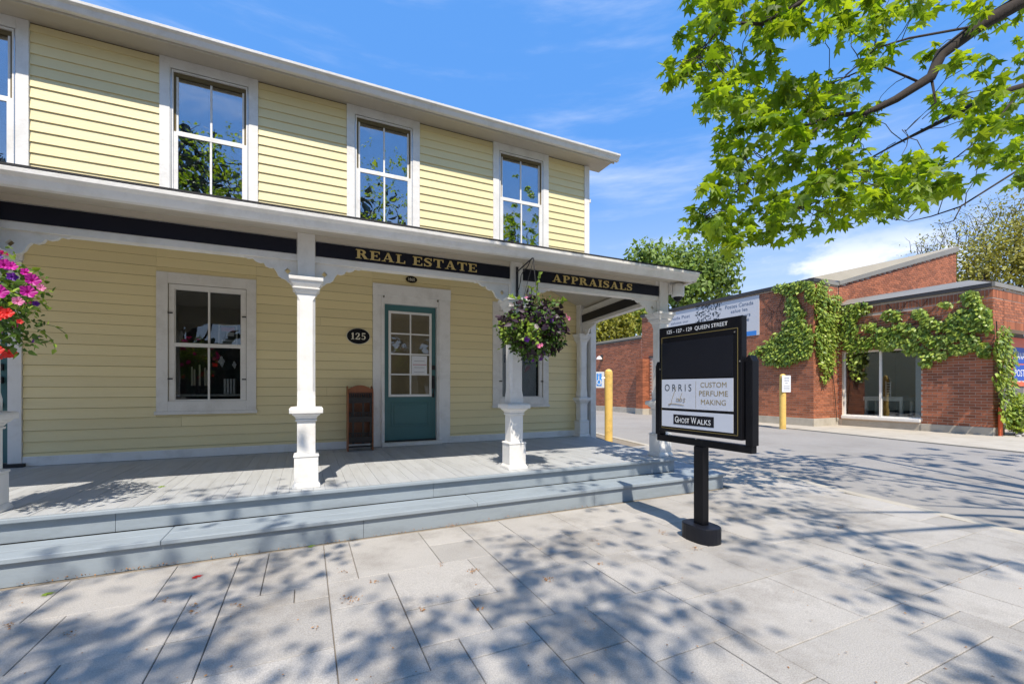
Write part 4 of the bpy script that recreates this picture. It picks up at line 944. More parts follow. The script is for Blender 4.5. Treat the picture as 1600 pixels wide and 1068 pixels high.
# shop window
wn = MB(); T2 = LX + .10
wn.box(T2, T2 + .05, wy0, wy0 + .035, wz0, wz1); wn.box(T2, T2 + .05, wy1 - .05, wy1, wz0, wz1); wn.box(T2, T2 + .05, wy0 + .035, wy1 - .05, wz1 - .04, wz1); wn.box(T2, T2 + .05, wy0 + .035, wy1 - .05, wz0, wz0 + .03)
ymu = onX(1376, 600, T2).y
wn.box(T2 - .02, T2 + .05, ymu - .03, ymu + .03, wz0 + .03, wz1 - .04)
sw = wn.build('window', 'white', po)
MB().box(LX - .07, T2 + .05, wy0 + .01, wy1, .225, wz0 - .002).build('sill', 'white', sw, bevel=.01)
for a, b in ((wy0 + .035, ymu - .03), (ymu + .03, wy1 - .05)): MB().box(T2 + .02, T2 + .026, a, b, wz0 + .03, wz1 - .04).build('pane', 'glass_shop', sw)
rm = MB(); x0, x1, y0, y1, z0, z1 = LX + .3, LX + 3.5, wy0 - 1.0, 1.75, .05, 2.9
rm.raw([(x0, y0, z0), (x1, y0, z0), (x1, y1, z0), (x0, y1, z0), (x0, y0, z1), (x1, y0, z1), (x1, y1, z1), (x0, y1, z1)], [(0, 1, 2, 3), (7, 6, 5, 4), (1, 5, 6, 2), (0, 4, 5, 1), (2, 6, 7, 3)])
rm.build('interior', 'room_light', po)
MB().box(LX + .32, LX + .36, wy0 - .02, wy0 + .26, .3, 2.4).build('blind', 'panel_white', po)
tb = thing('display_table', 'white display table inside the post office window', 'table', (LX + .9, .4, .06))
ta, tbb = onX(1371, 614, LX + .8).y, onX(1416, 614, LX + .8).y
MB().box(LX + .6, LX + 1.3, tbb, ta + .3, .80, .93).build('table_top', 'white', tb)
for xx in (LX + .62, LX + 1.22):
    for yy in (tbb + .02, ta + .2): MB().box(xx, xx + .07, yy, yy + .07, .052, .80).build('leg', 'white', tb)
bt_ = thing('parcel_stand', 'white ladder shaped parcel stand on the display table', 'stand', (LX + .8, ta - .1, .931))
yb = onX(1388, 600, LX + .8).y
for yy in (yb - .07, yb + .05): MB().box(LX + .78, LX + .82, yy, yy + .02, .931, 1.42).build('upright', 'white', bt_)
for k in range(6): MB().box(LX + .77, LX + .83, yb - .049, yb + .049, .95 + k * .08, .975 + k * .08).build('shelf', 'white', bt_)
# banner
b0 = onX(1187, 457, PX); b1 = onX(1187, 523, PX); b2 = onX(1040, 490, PX)
yA, yB = 8.35, b0.y; zA, zB = 4.49, b1.z
bn = tag(MB().box(PX - .030, PX - .012, yB, yA, zB, zA).build('banner', 'banner'), 'long white bilingual postal banner high on the brick wall', 'banner')
MB().box(PX - .033, PX - .0305, yB + .1, yB + 2.6, zB + .01, zB + .17).build('stripe', 'light_blue', bn)
NYv = (0, -1, 0)
def btext(s, px, py, wpx, hm):
    c = onX(px, py, PX); a = onX(px - wpx / 2, py, PX).y; b = onX(px + wpx / 2, py, PX).y
    text('lettering', s, abs(a - b), hm, (PX - .031, (a + b) / 2, c.z), NYv, EZ, 'text_blue', bn, .002)
btext('Canada Post', 1061, 496.5, 36, .14); btext('salutes our', 1063, 503.5, 27, .105)
btext('Postes Canada', 1156, 476.5, 44, .14); btext('salue les', 1156, 484.7, 26, .12); btext('ours', 1166, 492.7, 15, .09); btext('nté', 1166, 499.5, 11, .11); btext('s', 1166, 506.5, 4, .08)
# loose ink drawing in the middle of the banner: scattered marks
ik = MB()
for k in range(150):
    px = rnd.uniform(1088, 1128); py = rnd.uniform(478 - (px - 1088) * .12, 506); c = onX(px, py, PX); a, b = rnd.uniform(.012, .07), rnd.uniform(.012, .06)
    if rnd.random() < .5: a *= .35
    else: b *= .35
    ik.box(PX - .0325 - k * 1e-5, PX - .0302, c.y - a, c.y + a, c.z - b, c.z + b)
stuff(ik.build('ink_drawing', 'text_dark', bn))
# orange post office sign in the front recess
YS = FYc + .40; q0 = onY(1580, 532, YS); q1 = onY(1592, 603, YS)
os_ = thing('post_office_sign', 'orange sign panel with blue name plates under the brick lintel', 'sign', (q0.x, YS, q1.z))
MB().box(q0.x, q0.x + 2.6, YS, YS + .04, q1.z, 2.66).build('panel', 'orange', os_)
pz_ = onY(1583, 542, YS)
for k, s in enumerate(('CANADA', 'POST')):
    zz = pz_.z - k * .50
    MB().box(pz_.x, pz_.x + 1.5, YS - .006, YS - .0005, zz - .46, zz).build('name_plate', 'blue', os_)
    text('lettering', s, 1.05 if k == 0 else .7, .20, (pz_.x + .10 + (.525 if k == 0 else .35), YS - .0065, zz - .24), EX, EZ, 'text_white', os_, .001)
text('lettering', 'Canada', 1.0, .26, (pz_.x + .62, YS - .001, q1.z + .25), EX, EZ, 'text_white', os_, .002)
pp = onZ(1557, 682, -.01)
tag(MB().tube([(LX + .12, FYc - .10, -.02), (LX + .12, FYc - .10, .72)], .045, 12).build('gas_pipe', 'orange'), 'short orange pipe standing at the brick corner under the vine', 'pipe')
# wall lamp on the far brick wall
lp = onX(941, 560, PX)
wl = thing('wall_lamp', 'small white wall lamp on the far brick wall', 'lamp', (PX, lp.y, lp.z))
MB().box(PX - .06, PX - .012, lp.y - .08, lp.y + .08, lp.z - .12, lp.z + .2).build('back_plate', 'flashing_dark', wl)
MB().lathe((PX - .2, lp.y, lp.z - .05), [(.16, 0), (.15, .06), (.07, .16), (.02, .18)], 14).build('shade', 'white', wl)

# bollards
def bollard(px, py, label, plate):
    p = onZ(px, py, -.02); t = thing('bollard', label, 'bollard', (p.x, p.y, -.02))
    MB().lathe((p.x, p.y, -.04), [(.088, 0), (.088, 1.57), (.082, 1.62), (.055, 1.655), (.02, 1.67)], 22).build('post', 'yellow_post', t)
    plate(t, p); return t
def plate_a(t, p):
    # accessible parking plate standing off to the side
    d = Vector((CA, -SA, 0)); f = Vector((-SA, -CA, 0)); c = p + Vector((0, 0, 1.40)) - d * .19
    mb = MB(); q = [c - d * .10 + Vector((0, 0, -.17)), c + d * .09 + Vector((0, 0, -.17)), c + d * .09 + Vector((0, 0, .19)), c - d * .10 + Vector((0, 0, .19))]
    mb.loft([a + f * .01 for a in q], [a - f * .01 for a in q]).build('sign_plate', 'panel_white', t)
    e = f * .0105; mb = MB(); q = [c - d * .085 + Vector((0, 0, -.13)), c + d * .03 + Vector((0, 0, -.13)), c + d * .03 + Vector((0, 0, .15)), c - d * .085 + Vector((0, 0, .15))]
    mb.loft([a + e for a in q], [a + e * 1.3 for a in q]).build('symbol_field', 'light_blue', t)
    mb = MB(); g_ = lambda x_, z_: c + f * .015 + d * x_ + Vector((0, 0, z_))
    mb.tube([g_(-.035, .10), g_(-.035, .0), g_(.0, .0), g_(.012, -.08)], .010, 6); mb.tube([g_(-.03 + .045 * math.cos(R(k)), -.05 + .05 * math.sin(R(k))) for k in range(100, 390, 24)], .008, 6); mb.tube([g_(-.035, .12), g_(-.035, .135)], .016, 6)
    mb.build('symbol', 'text_white', t)
    mb = MB(); mb.tube([c + Vector((0, 0, .05)), p + Vector((0, 0, 1.45))], .012, 6); mb.build('bracket', 'chrome', t)
def plate_b(t, p):
    d = Vector((CA, -SA, 0)); f = Vector((-SA, -CA, 0)); c = p + Vector((0, 0, 1.36)) + f * .10 + d * .05
    q = [c - d * .135 + Vector((0, 0, -.26)), c + d * .125 + Vector((0, 0, -.26)), c + d * .125 + Vector((0, 0, .24)), c - d * .135 + Vector((0, 0, .24))]
    MB().loft([a + f * .008 for a in q], [a - f * .002 for a in q]).build('sign_plate', 'paper', t)
    for k, (s, wd) in enumerate((('CUSTOMER', .15), ('PARKING', .15), ('ONLY', .09))): text('lettering', s, wd, .04, c + f * .009 + Vector((0, 0, .16 - k * .075)), d, EZ, 'text_blue', t, .001)
    for k in range(3): MB().raw([], []).loft([c + f * .0085 - d * .09 + Vector((0, 0, -.09 - k * .05)), c + f * .0085 + d * .09 + Vector((0, 0, -.09 - k * .05)), c + f * .0085 + d * .09 + Vector((0, 0, -.078 - k * .05)), c + f * .0085 - d * .09 + Vector((0, 0, -.078 - k * .05))], [c + f * .0095 - d * .09 + Vector((0, 0, -.09 - k * .05)), c + f * .0095 + d * .09 + Vector((0, 0, -.09 - k * .05)), c + f * .0095 + d * .09 + Vector((0, 0, -.078 - k * .05)), c + f * .0095 - d * .09 + Vector((0, 0, -.078 - k * .05))]).build('rule', 'text_blue', t)
bollard(951, 691, 'yellow bollard with a blue accessible parking plate beside the house corner', plate_a)
bollard(1223, 669, 'yellow bollard with a white notice plate in front of the brick wall', plate_b)

# ------------------------------------------------------------------ climbing vine on the post office
vine = thing('climbing_vine', 'bright green climbing vine spreading over the brick walls', 'vine', (LX - .05, PY, 0))
r = random.Random(3)
def blob(px, py, rx, ry, fn, plane, n_, out, nrm):
    for _ in range(n_):
        a = r.uniform(0, 6.283); k = math.sqrt(r.random()) * r.uniform(.85, 1.12)
        p = fn(px + math.cos(a) * rx * k, py + math.sin(a) * ry * k, plane)
        p = p + nrm * r.uniform(.02, .16)
        out.append((p, rv(r) * .7 + Vector((0, 0, -.9)) + nrm * .35, nrm + rv(r) * .55 + Vector((0, 0, .6)), r.uniform(.075, .14)))
items = []; nx, ny = Vector((-1, 0, 0)), Vector((0, -1, 0))
DN = 1.0
for px, py, rx, ry in [(1235, 540, 34, 24), (1250, 525, 24, 26), (1205, 548, 22, 12), (1218, 562, 24, 9), (1240, 510, 14, 16), (1232, 450, 22, 9), (1255, 446, 16, 8), (1241, 476, 11, 18), (1249, 490, 10, 12), (1180, 552, 8, 4), (1268, 455, 8, 18), (1261, 553, 8, 6)]:
    blob(px, py, rx, ry, onX, PX, int(rx * ry * DN * 1.3), items, nx)
for px, py, rx, ry in [(1282, 452, 9, 16), (1288, 490, 15, 28), (1284, 530, 15, 34), (1288, 560, 14, 24), (1284, 588, 5, 9), (1300, 470, 12, 10), (1276, 470, 8, 30), (1290, 520, 18, 30)]:
    blob(px, py, rx, ry, onY, PY, int(rx * ry * DN * 1.1), items, ny)
for px, py, rx, ry in [(1330, 490, 16, 16), (1328, 515, 16, 18), (1340, 540, 24, 9), (1365, 533, 26, 9), (1362, 510, 14, 8), (1390, 522, 22, 12), (1395, 492, 16, 9), (1412, 535, 24, 8), (1440, 520, 16, 10), (1440, 490, 14, 8), (1465, 532, 22, 10), (1480, 510, 16, 8), (1462, 553, 22, 9), (1448, 566, 10, 6), (1500, 520, 18, 12), (1510, 490, 14, 10), (1520, 466, 16, 12), (1530, 480, 8, 16), (1522, 505, 14, 14), (1520, 535, 16, 12), (1540, 545, 12, 12), (1480, 475, 10, 5), (1385, 540, 14, 8), (1350, 480, 14, 10), (1415, 512, 18, 10), (1455, 505, 16, 10), (1495, 500, 14, 12), (1430, 545, 18, 8), (1500, 545, 18, 8), (1545, 500, 8, 20)]:
    blob(px, py, rx, ry, onX, LX, int(rx * ry * DN * .8), items, nx)
blob(1335, 560, 12, 14, onX, LX, 50, items, nx); blob(1338, 585, 6, 12, onX, LX, 18, items, nx)
for px, py, rx, ry in [(1556, 545, 10, 18), (1564, 560, 14, 22), (1563, 595, 14, 22), (1570, 630, 14, 20), (1576, 650, 18, 18), (1562, 538, 10, 10), (1590, 655, 14, 18), (1560, 520, 8, 12)]:
    blob(px, py, rx, ry, onY, FYc - .12, int(rx * ry * DN), items, ny)
stuff(leaf_mesh('foliage', items, SV, SF, 'vine', vine))
vs = MB()
for _ in range(46):
    yy = r.uniform(FYc + .1, PY - .1); p = Vector((LX - .02, yy, r.uniform(2.5, 3.4))); pts = [p]; d = Vector((0, r.uniform(-1, 1), r.uniform(-.3, 1))).normalized()
    for _k in range(6): d = (d + Vector((0, r.uniform(-.6, .6), r.uniform(-.5, .5)))).normalized(); q = pts[-1] + d * .12; q.z = min(max(q.z, 2.42), 3.7); q.y = min(max(q.y, FYc + .02), PY - .02); pts.append(q)
    vs.tube(pts, .006, 4)
for _ in range(22):
    p = Vector((PX - .02, r.uniform(PY + .1, 3.2), r.uniform(2.6, 4.2))); pts = [p]; d = Vector((0, r.uniform(-.6, .6), 1)).normalized()
    for _k in range(6): d = (d + Vector((0, r.uniform(-.6, .6), r.uniform(-.3, .5)))).normalized(); q = pts[-1] + d * .12; q.z = min(q.z, 4.5); q.y = max(q.y, PY + .02); pts.append(q)
    vs.tube(pts, .006, 4)
for y_, z_ in ((PY - .1, 2.6),): vs.tube([(LX - .15, PY - .06, .1), (LX - .3, PY - .06, 1.2), (LX - .5, PY - .05, 2.3), (LX - .6, PY - .04, 3.4)], .012, 5)
vs.tube([(LX + .3, FYc - .06, .0), (LX + .25, FYc - .07, 1.0), (LX + .1, FYc - .06, 2.0), (LX + .05, FYc - .05, 2.9)], .015, 5)
stuff(vs.build('stem', 'twig', vine))
# low bush and stones at the corner
items = []
for _ in range(1500):
    q = rv(r); c = Vector((LX + 1.05, FYc - .28, .5)); p = c + Vector((q.x * .75, q.y * .24, q.z * .55)) * r.uniform(.6, 1.05)
    if p.z < .1: continue
    items.append((p, q + rv(r), q + rv(r) * .6 + Vector((0, 0, .5)), r.uniform(.07, .14)))
bush = thing('shrub', 'leafy green shrub at the foot of the orange sign', 'shrub', (LX + 1.05, FYc - .3, 0))
leaf_mesh('foliage', items, SV, SF, 'vine', bush); MB().tube([(LX + 1.05, FYc - .28, -.03), (LX + 1.05, FYc - .28, .4)], .02, 6).build('stem', 'twig', bush)
for k in range(16):
    s = r.uniform(.06, .15); c = Vector((LX + .3 + k * .14 + r.uniform(-.05, .05), FYc - .25 - r.uniform(0, .45), .0)); mb = MB()
    vsx = []
    for j in range(3):
        for i in range(7): a = 6.283 * i / 7; rr = s * (1, .9, .45)[j] * r.uniform(.75, 1.15); vsx.append((c.x + rr * math.cos(a), c.y + rr * .7 * math.sin(a), c.z + (-.02, s * .35, s * .6)[j] * r.uniform(.9, 1.1)))
    mb.raw(vsx, [(j * 7 + i, j * 7 + (i + 1) % 7, (j + 1) * 7 + (i + 1) % 7, (j + 1) * 7 + i) for j in range(2) for i in range(7)] + [tuple(range(14, 21))])
    tag(mb.build('stone', 'stone'), 'pale rough stone edging the planting bed by the brick corner', 'stone', 'stones edging the planting bed')

# ================================================================== TREES
def tree(name, label, group, loc, trunk_pts, trunk_r, leaves, LVs, LFs, m, limbs=(), bark='bark'):
    t = thing(name, label, 'tree', loc, group)
    mb = MB(); mb.tube(trunk_pts, trunk_r, 10)
    for pts, rs in limbs: mb.tube(pts, rs, 6)
    mb.build('trunk', bark, t, smooth=True)
    if leaves: stuff(leaf_mesh('crown', leaves, LVs, LFs, m, t))
    return t
def bgtree(name, label, c, blobs, n_, size, m, base_z=0.0, twigs=0, seed=1, group=None):
    r = random.Random(seed); items = []; limbs = []; c = Vector(c)
    root = Vector((c.x, c.y, -.1)); tip = Vector((c.x, c.y, max(b[0].z for b in blobs) * .72))
    for b, rad in blobs:
        limbs.append(([root.lerp(tip, .25), root.lerp(b, .7) + Vector((0, 0, .4)), b], [.10, .06, .02]))
        k = int(n_ * rad ** 2 / sum(q[1] ** 2 for q in blobs))
        for _ in range(k):
            q = rv(r); rr = rad * (r.random() ** .4) * (1 + .25 * math.sin(5 * q.x + 3 * q.z + b.x)); p = b + Vector((q.x * rr, q.y * rr, q.z * rr * .9))
            items.append((p, rv(r) + Vector((0, 0, -.4)), q + rv(r) * .7 + Vector((0, 0, .6)), size * r.uniform(.6, 1.4)))
        for _ in range(twigs):
            q = rv(r); q.z = abs(q.z) * .7 + .1; b0 = b + rv(r) * rad * .5; p = b0 + q * rad * r.uniform(.5, 1.0); limbs.append(([b0 + Vector((0, 0, -rad * .4)), b0.lerp(p, .35) + rv(r) * rad * .12, b0.lerp(p, .7) + rv(r) * rad * .1, p], [.022, .016, .011, .005]))
    return tree(name, label, group, root, [root, root.lerp(tip, .5), tip], [.22, .15, .05], items, SV, SF, m, limbs)
D1 = 30
bgtree('leafy_tree', 'full green tree rising behind the banner wall', at(1085, 500, D1), [(at(1020, 425, D1), 1.9), (at(1060, 410, D1 + 1), 1.9), (at(1010, 400, D1), 1.3), (at(1110, 415, D1), 1.9), (at(1135, 400, D1 + 1), 1.1), (at(1080, 445, D1), 2.3), (at(1045, 450, D1), 2.2), (at(1125, 440, D1), 1.3), (at(1000, 440, D1), 1.6)], 9500, .30, 'leaf_far', twigs=3, seed=4)
D2 = 25
bgtree('yellow_shrub', 'yellow flowering shrub behind the low brick wall', at(955, 560, D2), [(at(942, 520, D2), 1.2), (at(965, 500, D2), 1.5), (at(930, 530, D2), 1.1), (at(960, 530, D2), 1.0)], 3600, .2, 'leaf_yellow', seed=5)
bgtree('leafy_shrub', 'green shrub between yellow blossom and tall brick wall', at(995, 560, D2 + 1.5), [(at(985, 500, D2 + 1.5), 1.3), (at(1000, 480, D2 + 1.5), 1.4), (at(962, 490, D2 + 3), 1.2)], 3600, .2, 'leaf_far', seed=6)
D3 = 34
bgtree('budding_tree', 'tall sparse tree with opening buds behind the post office', at(1540, 520, D3), [(at(1510, 420, D3), 2.2), (at(1545, 400, D3), 2.6), (at(1590, 380, D3), 3.2), (at(1600, 420, D3), 3.2), (at(1630, 350, D3), 3.5), (at(1530, 445, D3), 1.8), (at(1640, 410, D3), 3.5)], 11000, .22, 'leaf_bud', twigs=10, seed=8)
bgtree('budding_tree', 'low thin budding tree whose twigs show above the rising brick gable', at(1470, 520, D3 + 3), [(at(1440, 388, D3 + 3), 1.4), (at(1470, 382, D3 + 3), 1.6), (at(1500, 360, D3 + 3), 2.2), (at(1545, 345, D3 + 3), 2.4), (at(1580, 330, D3 + 3), 2.0)], 1000, .17, 'leaf_bud', twigs=16, seed=9)

# street maple: its trunk stands right of and behind the viewpoint, its crown overhangs the pavement
r = random.Random(21)
TA = Vector((6.9, -8.2, 0)); TB = Vector((-4.3, -11.2, 0))
tA = thing('maple_tree', 'large maple with bright spring leaves overhanging the pavement from the right', 'tree', TA)
limbsA = []
def limb(pts, r0, r1):
    P_ = [Vector(p) for p in pts]; n_ = len(P_); limbsA.append((P_, [r0 + (r1 - r0) * i / (n_ - 1) for i in range(n_)])); return P_
crownA = TA + Vector((-.1, .2, 3.2))
L1 = limb([crownA, at(1760, -150, 4.0), at(1600, 0, 4.1), at(1530, 40, 4.15), at(1470, 85, 4.2), at(1455, 120, 4.2), at(1400, 155, 4.25), at(1352, 178, 4.3), at(1300, 180, 4.35), at(1240, 205, 4.4), at(1180, 275, 4.4)], .085, .005)
L2 = limb([at(1600, 0, 4.1), at(1480, -60, 3.9), at(1330, -50, 3.8), at(1250, 5, 3.8), at(1190, 38, 3.8), at(1130, 35, 3.8), at(1090, 90, 3.8)], .035, .004)
L3 = limb([crownA + Vector((0, .2, -.3)), at(1800, 60, 4.6), at(1600, 135, 4.6), at(1545, 150, 4.6), at(1500, 175, 4.6), at(1440, 205, 4.6), at(1400, 225, 4.6), at(1300, 280, 4.6)], .05, .004)
L4 = limb([at(1455, 120, 4.2), at(1462, 160, 4.2), at(1430, 190, 4.2), at(1415, 205, 4.25)], .012, .004)
L5 = limb([at(1720, 170, 4.5), at(1600, 260, 4.5), at(1500, 323, 4.5), at(1455, 338, 4.5), at(1420, 346, 4.5), at(1400, 342, 4.5)], .012, .002)
L6 = limb([at(1503, 320, 4.5), at(1490, 345, 4.5), at(1472, 350, 4.5), at(1460, 348, 4.5)], .006, .002)
L7 = limb([at(1530, 40, 4.15), at(1420, 60, 4.0), at(1370, 75, 4.0), at(1320, 120, 3.9), at(1280, 160, 3.9)], .012, .003)
L8 = limb([at(1440, 130, 4.2), at(1370, 100, 4.3), at(1300, 130, 4.4), at(1220, 150, 4.4), at(1150, 120, 4.4)], .011, .003)
L9 = limb([at(1300, 180, 4.35), at(1230, 240, 4.2), at(1150, 300, 4.2), at(1100, 340, 4.2)], .010, .003)
L10 = limb([at(1352, 178, 4.3), at(1330, 230, 4.2), at(1270, 290, 4.1), at(1230, 340, 4.1)], .010, .003)
L11 = limb([at(1600, 135, 4.6), at(1540, 210, 4.7), at(1470, 265, 4.7), at(1420, 290, 4.7)], .010, .003)
nodes = [p for Ls, _ in limbsA for a, b in zip(Ls, Ls[1:]) for p in (a, a.lerp(b, .33), a.lerp(b, .66), b)]
POLY = [(1078, -40), (1072, 30), (1058, 55), (1090, 75), (1045, 95), (1040, 118), (1075, 120), (1085, 140), (1100, 150), (1100, 175), (1118, 172), (1125, 200), (1130, 235), (1105, 255), (1100, 285), (1090, 325), (1068, 345), (1095, 355), (1135, 372), (1180, 368), (1215, 372), (1240, 352), (1295, 360), (1325, 338), (1380, 335), (1392, 300), (1440, 310), (1500, 300), (1490, 262), (1530, 270), (1545, 250), (1575, 290), (1640, 270), (1640, -40)]
def inside(x, y):
    c = False; n_ = len(POLY)
    for i in range(n_):
        (x0, y0), (x1, y1) = POLY[i], POLY[i - 1]
        if (y0 > y) != (y1 > y) and x < (x1 - x0) * (y - y0) / (y1 - y0) + x0: c = not c
    return c
HOLES = [(1300, 75, 52, 26), (1350, 62, 28, 16), (1415, 150, 42, 40), (1470, 200, 45, 34), (1255, 105, 30, 22), (1395, 190, 35, 30), (1300, 215, 34, 10), (1505, 120, 50, 24), (1560, 60, 35, 28), (1440, 40, 40, 20), (1525, 225, 22, 14), (1295, 110, 24, 18), (1430, 260, 22, 14), (1360, 140, 20, 18), (1500, 35, 30, 30), (1390, 120, 30, 20)]
vis, hid = [], []; twA = MB()
def cluster(c, n_, out, s=.125, twig=True, near=None, spread=.14):
    if twig:
        q = min(near, key=lambda k: (k - c).length); L_ = (q - c).length
        if L_ < .55:
            P_ = [q.lerp(c, t_) + rv(r) * L_ * .07 + Vector((0, 0, L_ * .35 * t_ * (1 - t_))) for t_ in (0, .25, .5, .75, 1)]
            twA.tube(P_, [.0045, .004, .0035, .003, .002], 4)
    for _ in range(n_):
        d = rv(r); d.z = d.z * .6 - .45; off = rv(r) * r.uniform(.02, spread)
        out.append((c + off, d, rv(r) * .6 + Vector((0, 0, .9)), s * r.uniform(.65, 1.25)))
k = 0
while k < 350:
    px, py = r.uniform(1035, 1645), r.uniform(-40, 375)
    if not inside(px, py): continue
    if any(((px - a) / rx) ** 2 + ((py - b) / ry) ** 2 < 1 for a, b, rx, ry in HOLES): continue
    if px > 1330 and py < 240 and r.random() < .45: continue
    c = at(px, py, r.uniform(3.5, 5.0)); k += 1
    cluster(c, r.randint(6, 10), vis, near=nodes)
for px, py in [(1060, 108), (1048, 115), (1072, 112), (1108, 168), (1082, 345), (1105, 352), (1150, 368), (1205, 366), (1085, 335), (1290, 352), (1480, 300), (1440, 298)]: cluster(at(px, py, 4.1), 7, vis, near=nodes)
# the rest of both crowns, above and behind the viewpoint; they dapple the pavement
nodesA = [crownA, TA + Vector((0, 0, 5)), TA + Vector((-2.2, .3, 5.6)), TA + Vector((-1.2, 1.6, 5.8)), TA + Vector((-3.8, .2, 6.2)), TA + Vector((-5, -.2, 6.3)), TA + Vector((1.5, 1.0, 6)), TA + Vector((0, -2, 6.5)), TA + Vector((-2, -2, 6.8))]
cb = TB + Vector((0, 0, 3.4))
nodesB = [cb, TB + Vector((.3, .6, 5)), TB + Vector((1.5, 1.5, 5.6)), TB + Vector((2.7, 2.3, 6)), TB + Vector((-1, 1.5, 6)), TB + Vector((.4, -1.4, 6.2)), TB + Vector((3.6, 2.6, 6.4))]
for p in nodesA[1:]: limbsA.append(([crownA, crownA.lerp(p, .5) + Vector((0, 0, .3)), p], [.06, .035, .01]))
limbsB = [([cb, cb.lerp(p, .5) + Vector((0, 0, .3)), p], [.05, .03, .01]) for p in nodesB[1:]]
def visible(p):
    d = p - CAM; fw = d.x * SA + d.y * CA; rt = d.x * CA - d.y * SA
    return fw > .05 and abs(rt / fw) < 1.25 and d.z / fw < .96
hidB = []
# (px, py, rx, ry, count) of shaded patches of pavement, traced up the sun's direction into the crowns
SH = [(110, 1045, 120, 40, 30), (40, 985, 60, 40, 12), (300, 925, 60, 22, 7), (390, 900, 55, 34, 9), (330, 1010, 45, 45, 9), (60, 925, 50, 25, 5), (200, 900, 40, 15, 3), (230, 975, 70, 18, 7),
      (500, 860, 60, 14, 5), (430, 920, 24, 12, 2), (410, 830, 60, 16, 5), (520, 810, 40, 14, 2), (350, 820, 25, 20, 2),
      (590, 1000, 50, 22, 5), (600, 950, 28, 14, 2), (560, 1050, 90, 24, 7), (700, 955, 26, 10, 2), (700, 1040, 60, 26, 8), (785, 950, 24, 14, 3),
      (840, 850, 60, 24, 12), (810, 900, 40, 14, 5), (900, 890, 60, 20, 7), (930, 840, 40, 10, 3), (900, 970, 90, 34, 20), (960, 920, 50, 14, 6), (850, 1040, 80, 28, 14), (1000, 1010, 60, 24, 7), (1050, 880, 40, 8, 3), (1120, 960, 28, 14, 3), (1090, 940, 40, 12, 3), (990, 1055, 40, 14, 4), (1010, 825, 40, 14, 4),
      (1160, 790, 60, 30, 14), (1230, 800, 70, 26, 14), (1290, 830, 60, 16, 9), (1180, 850, 50, 16, 6), (1100, 770, 40, 20, 6), (1240, 760, 70, 14, 9), (1350, 850, 70, 10, 5), (1390, 925, 44, 24, 5), (1430, 900, 40, 12, 3), (1520, 880, 50, 12, 4), (1450, 860, 50, 8, 3), (1560, 1010, 44, 30, 6), (1500, 1050, 36, 18, 3), (1280, 890, 40, 10, 2), (1580, 900, 30, 14, 3),
      (1330, 745, 90, 20, 12), (1450, 760, 90, 22, 14), (1560, 790, 60, 30, 10), (1400, 735, 80, 12, 8), (1250, 725, 50, 10, 4), (1540, 750, 60, 14, 6),
      (1000, 745, 70, 18, 10), (900, 775, 60, 20, 8), (1060, 740, 30, 20, 5), (960, 715, 60, 12, 6), (760, 745, 50, 10, 4), (870, 735, 40, 12, 5)]
for px, py, rx, ry, n_ in SH:
    for _ in range(max(1, round(n_ * .75))):
        a = r.uniform(0, 6.283); k = math.sqrt(r.random()); gp_ = onZ(px + rx * k * math.cos(a), py + ry * k * math.sin(a), 0)
        for _t in range(8):
            z = r.uniform(5.6, 9.2); c = gp_ + SUN * (z / SUN.z)
            if not visible(c): break
        else: continue
        near, out_ = (nodesB, hidB) if c.x < .4 else (nodesA, hid)
        cluster(c, r.randint(7, 10), out_, .10, twig=r.random() < .4, near=near, spread=.36)
for cen, nodes_, out_, cnt in ((TA + Vector((.8, -1.2, 7.2)), nodesA, hid, 200), (TB + Vector((-.6, -1.6, 7.2)), nodesB, hidB, 240)):
    k = 0
    while k < cnt:
        q = rv(r); p = cen + Vector((q.x * 3.6, q.y * 3.0, q.z * 2.6)) * r.uniform(.5, 1); k += 1
        g_ = p - SUN * (p.z / SUN.z)
        if visible(p) or (g_.y > -6.2 and -3.5 < g_.x < 9): continue
        cluster(p, 9, out_, .15, twig=False, near=nodes_)
# nearest leaves as single parts
vis.sort(key=lambda it: (it[0] - CAM).length)
lms = []
for b_ in LVS:
    lm_ = bpy.data.meshes.new('leaf'); lm_.from_pydata(b_, [], LF); lm_.update(); lm_.materials.append(MATS['leaf_one']); lms.append(lm_)
cr = stuff(leaf_mesh('crown', vis[290:], LV, LF, 'leaf', tA))
for k_, (p, d, n_, s) in enumerate(vis[:290]):
    o = bpy.data.objects.new('leaf', lms[k_ % 3]); col.objects.link(o); o.parent = cr
    x_, y_, z_ = basis(d, n_)
    o.matrix_world = Matrix.Translation(p) @ Matrix((x_, y_, z_)).transposed().to_4x4() @ Matrix.Scale(s, 4)
    o.matrix_parent_inverse = cr.matrix_world.inverted()
stuff(leaf_mesh('upper_crown', hid, LV, LF, 'leaf', tA))
tk = MB(); tk.tube([TA + Vector((0, 0, -.15)), TA + Vector((0, 0, .3)), TA + Vector((.03, .02, 1.6)), crownA, TA + Vector((0, 0, 5)), TA + Vector((.1, -.2, 7))], [.30, .22, .19, .17, .12, .05], 12)
tk.build('trunk', 'bark', tA, smooth=True)
for pts, rs in limbsA: 
    m_ = MB(); m_.tube(pts, rs, 8); m_.build('limb', 'bark', tA, smooth=True)
stuff(twA.build('twig', 'twig', tA))
tree('maple_tree', 'second street maple behind the viewpoint, seen in window reflections and by its shadow', None, TB, [TB + Vector((0, 0, -.15)), TB + Vector((0, 0, 1.6)), cb, TB + Vector((0, .1, 5.5)), TB + Vector((.1, -.2, 7))], [.26, .19, .16, .11, .04], hidB, LV, LF, 'leaf', limbsB)

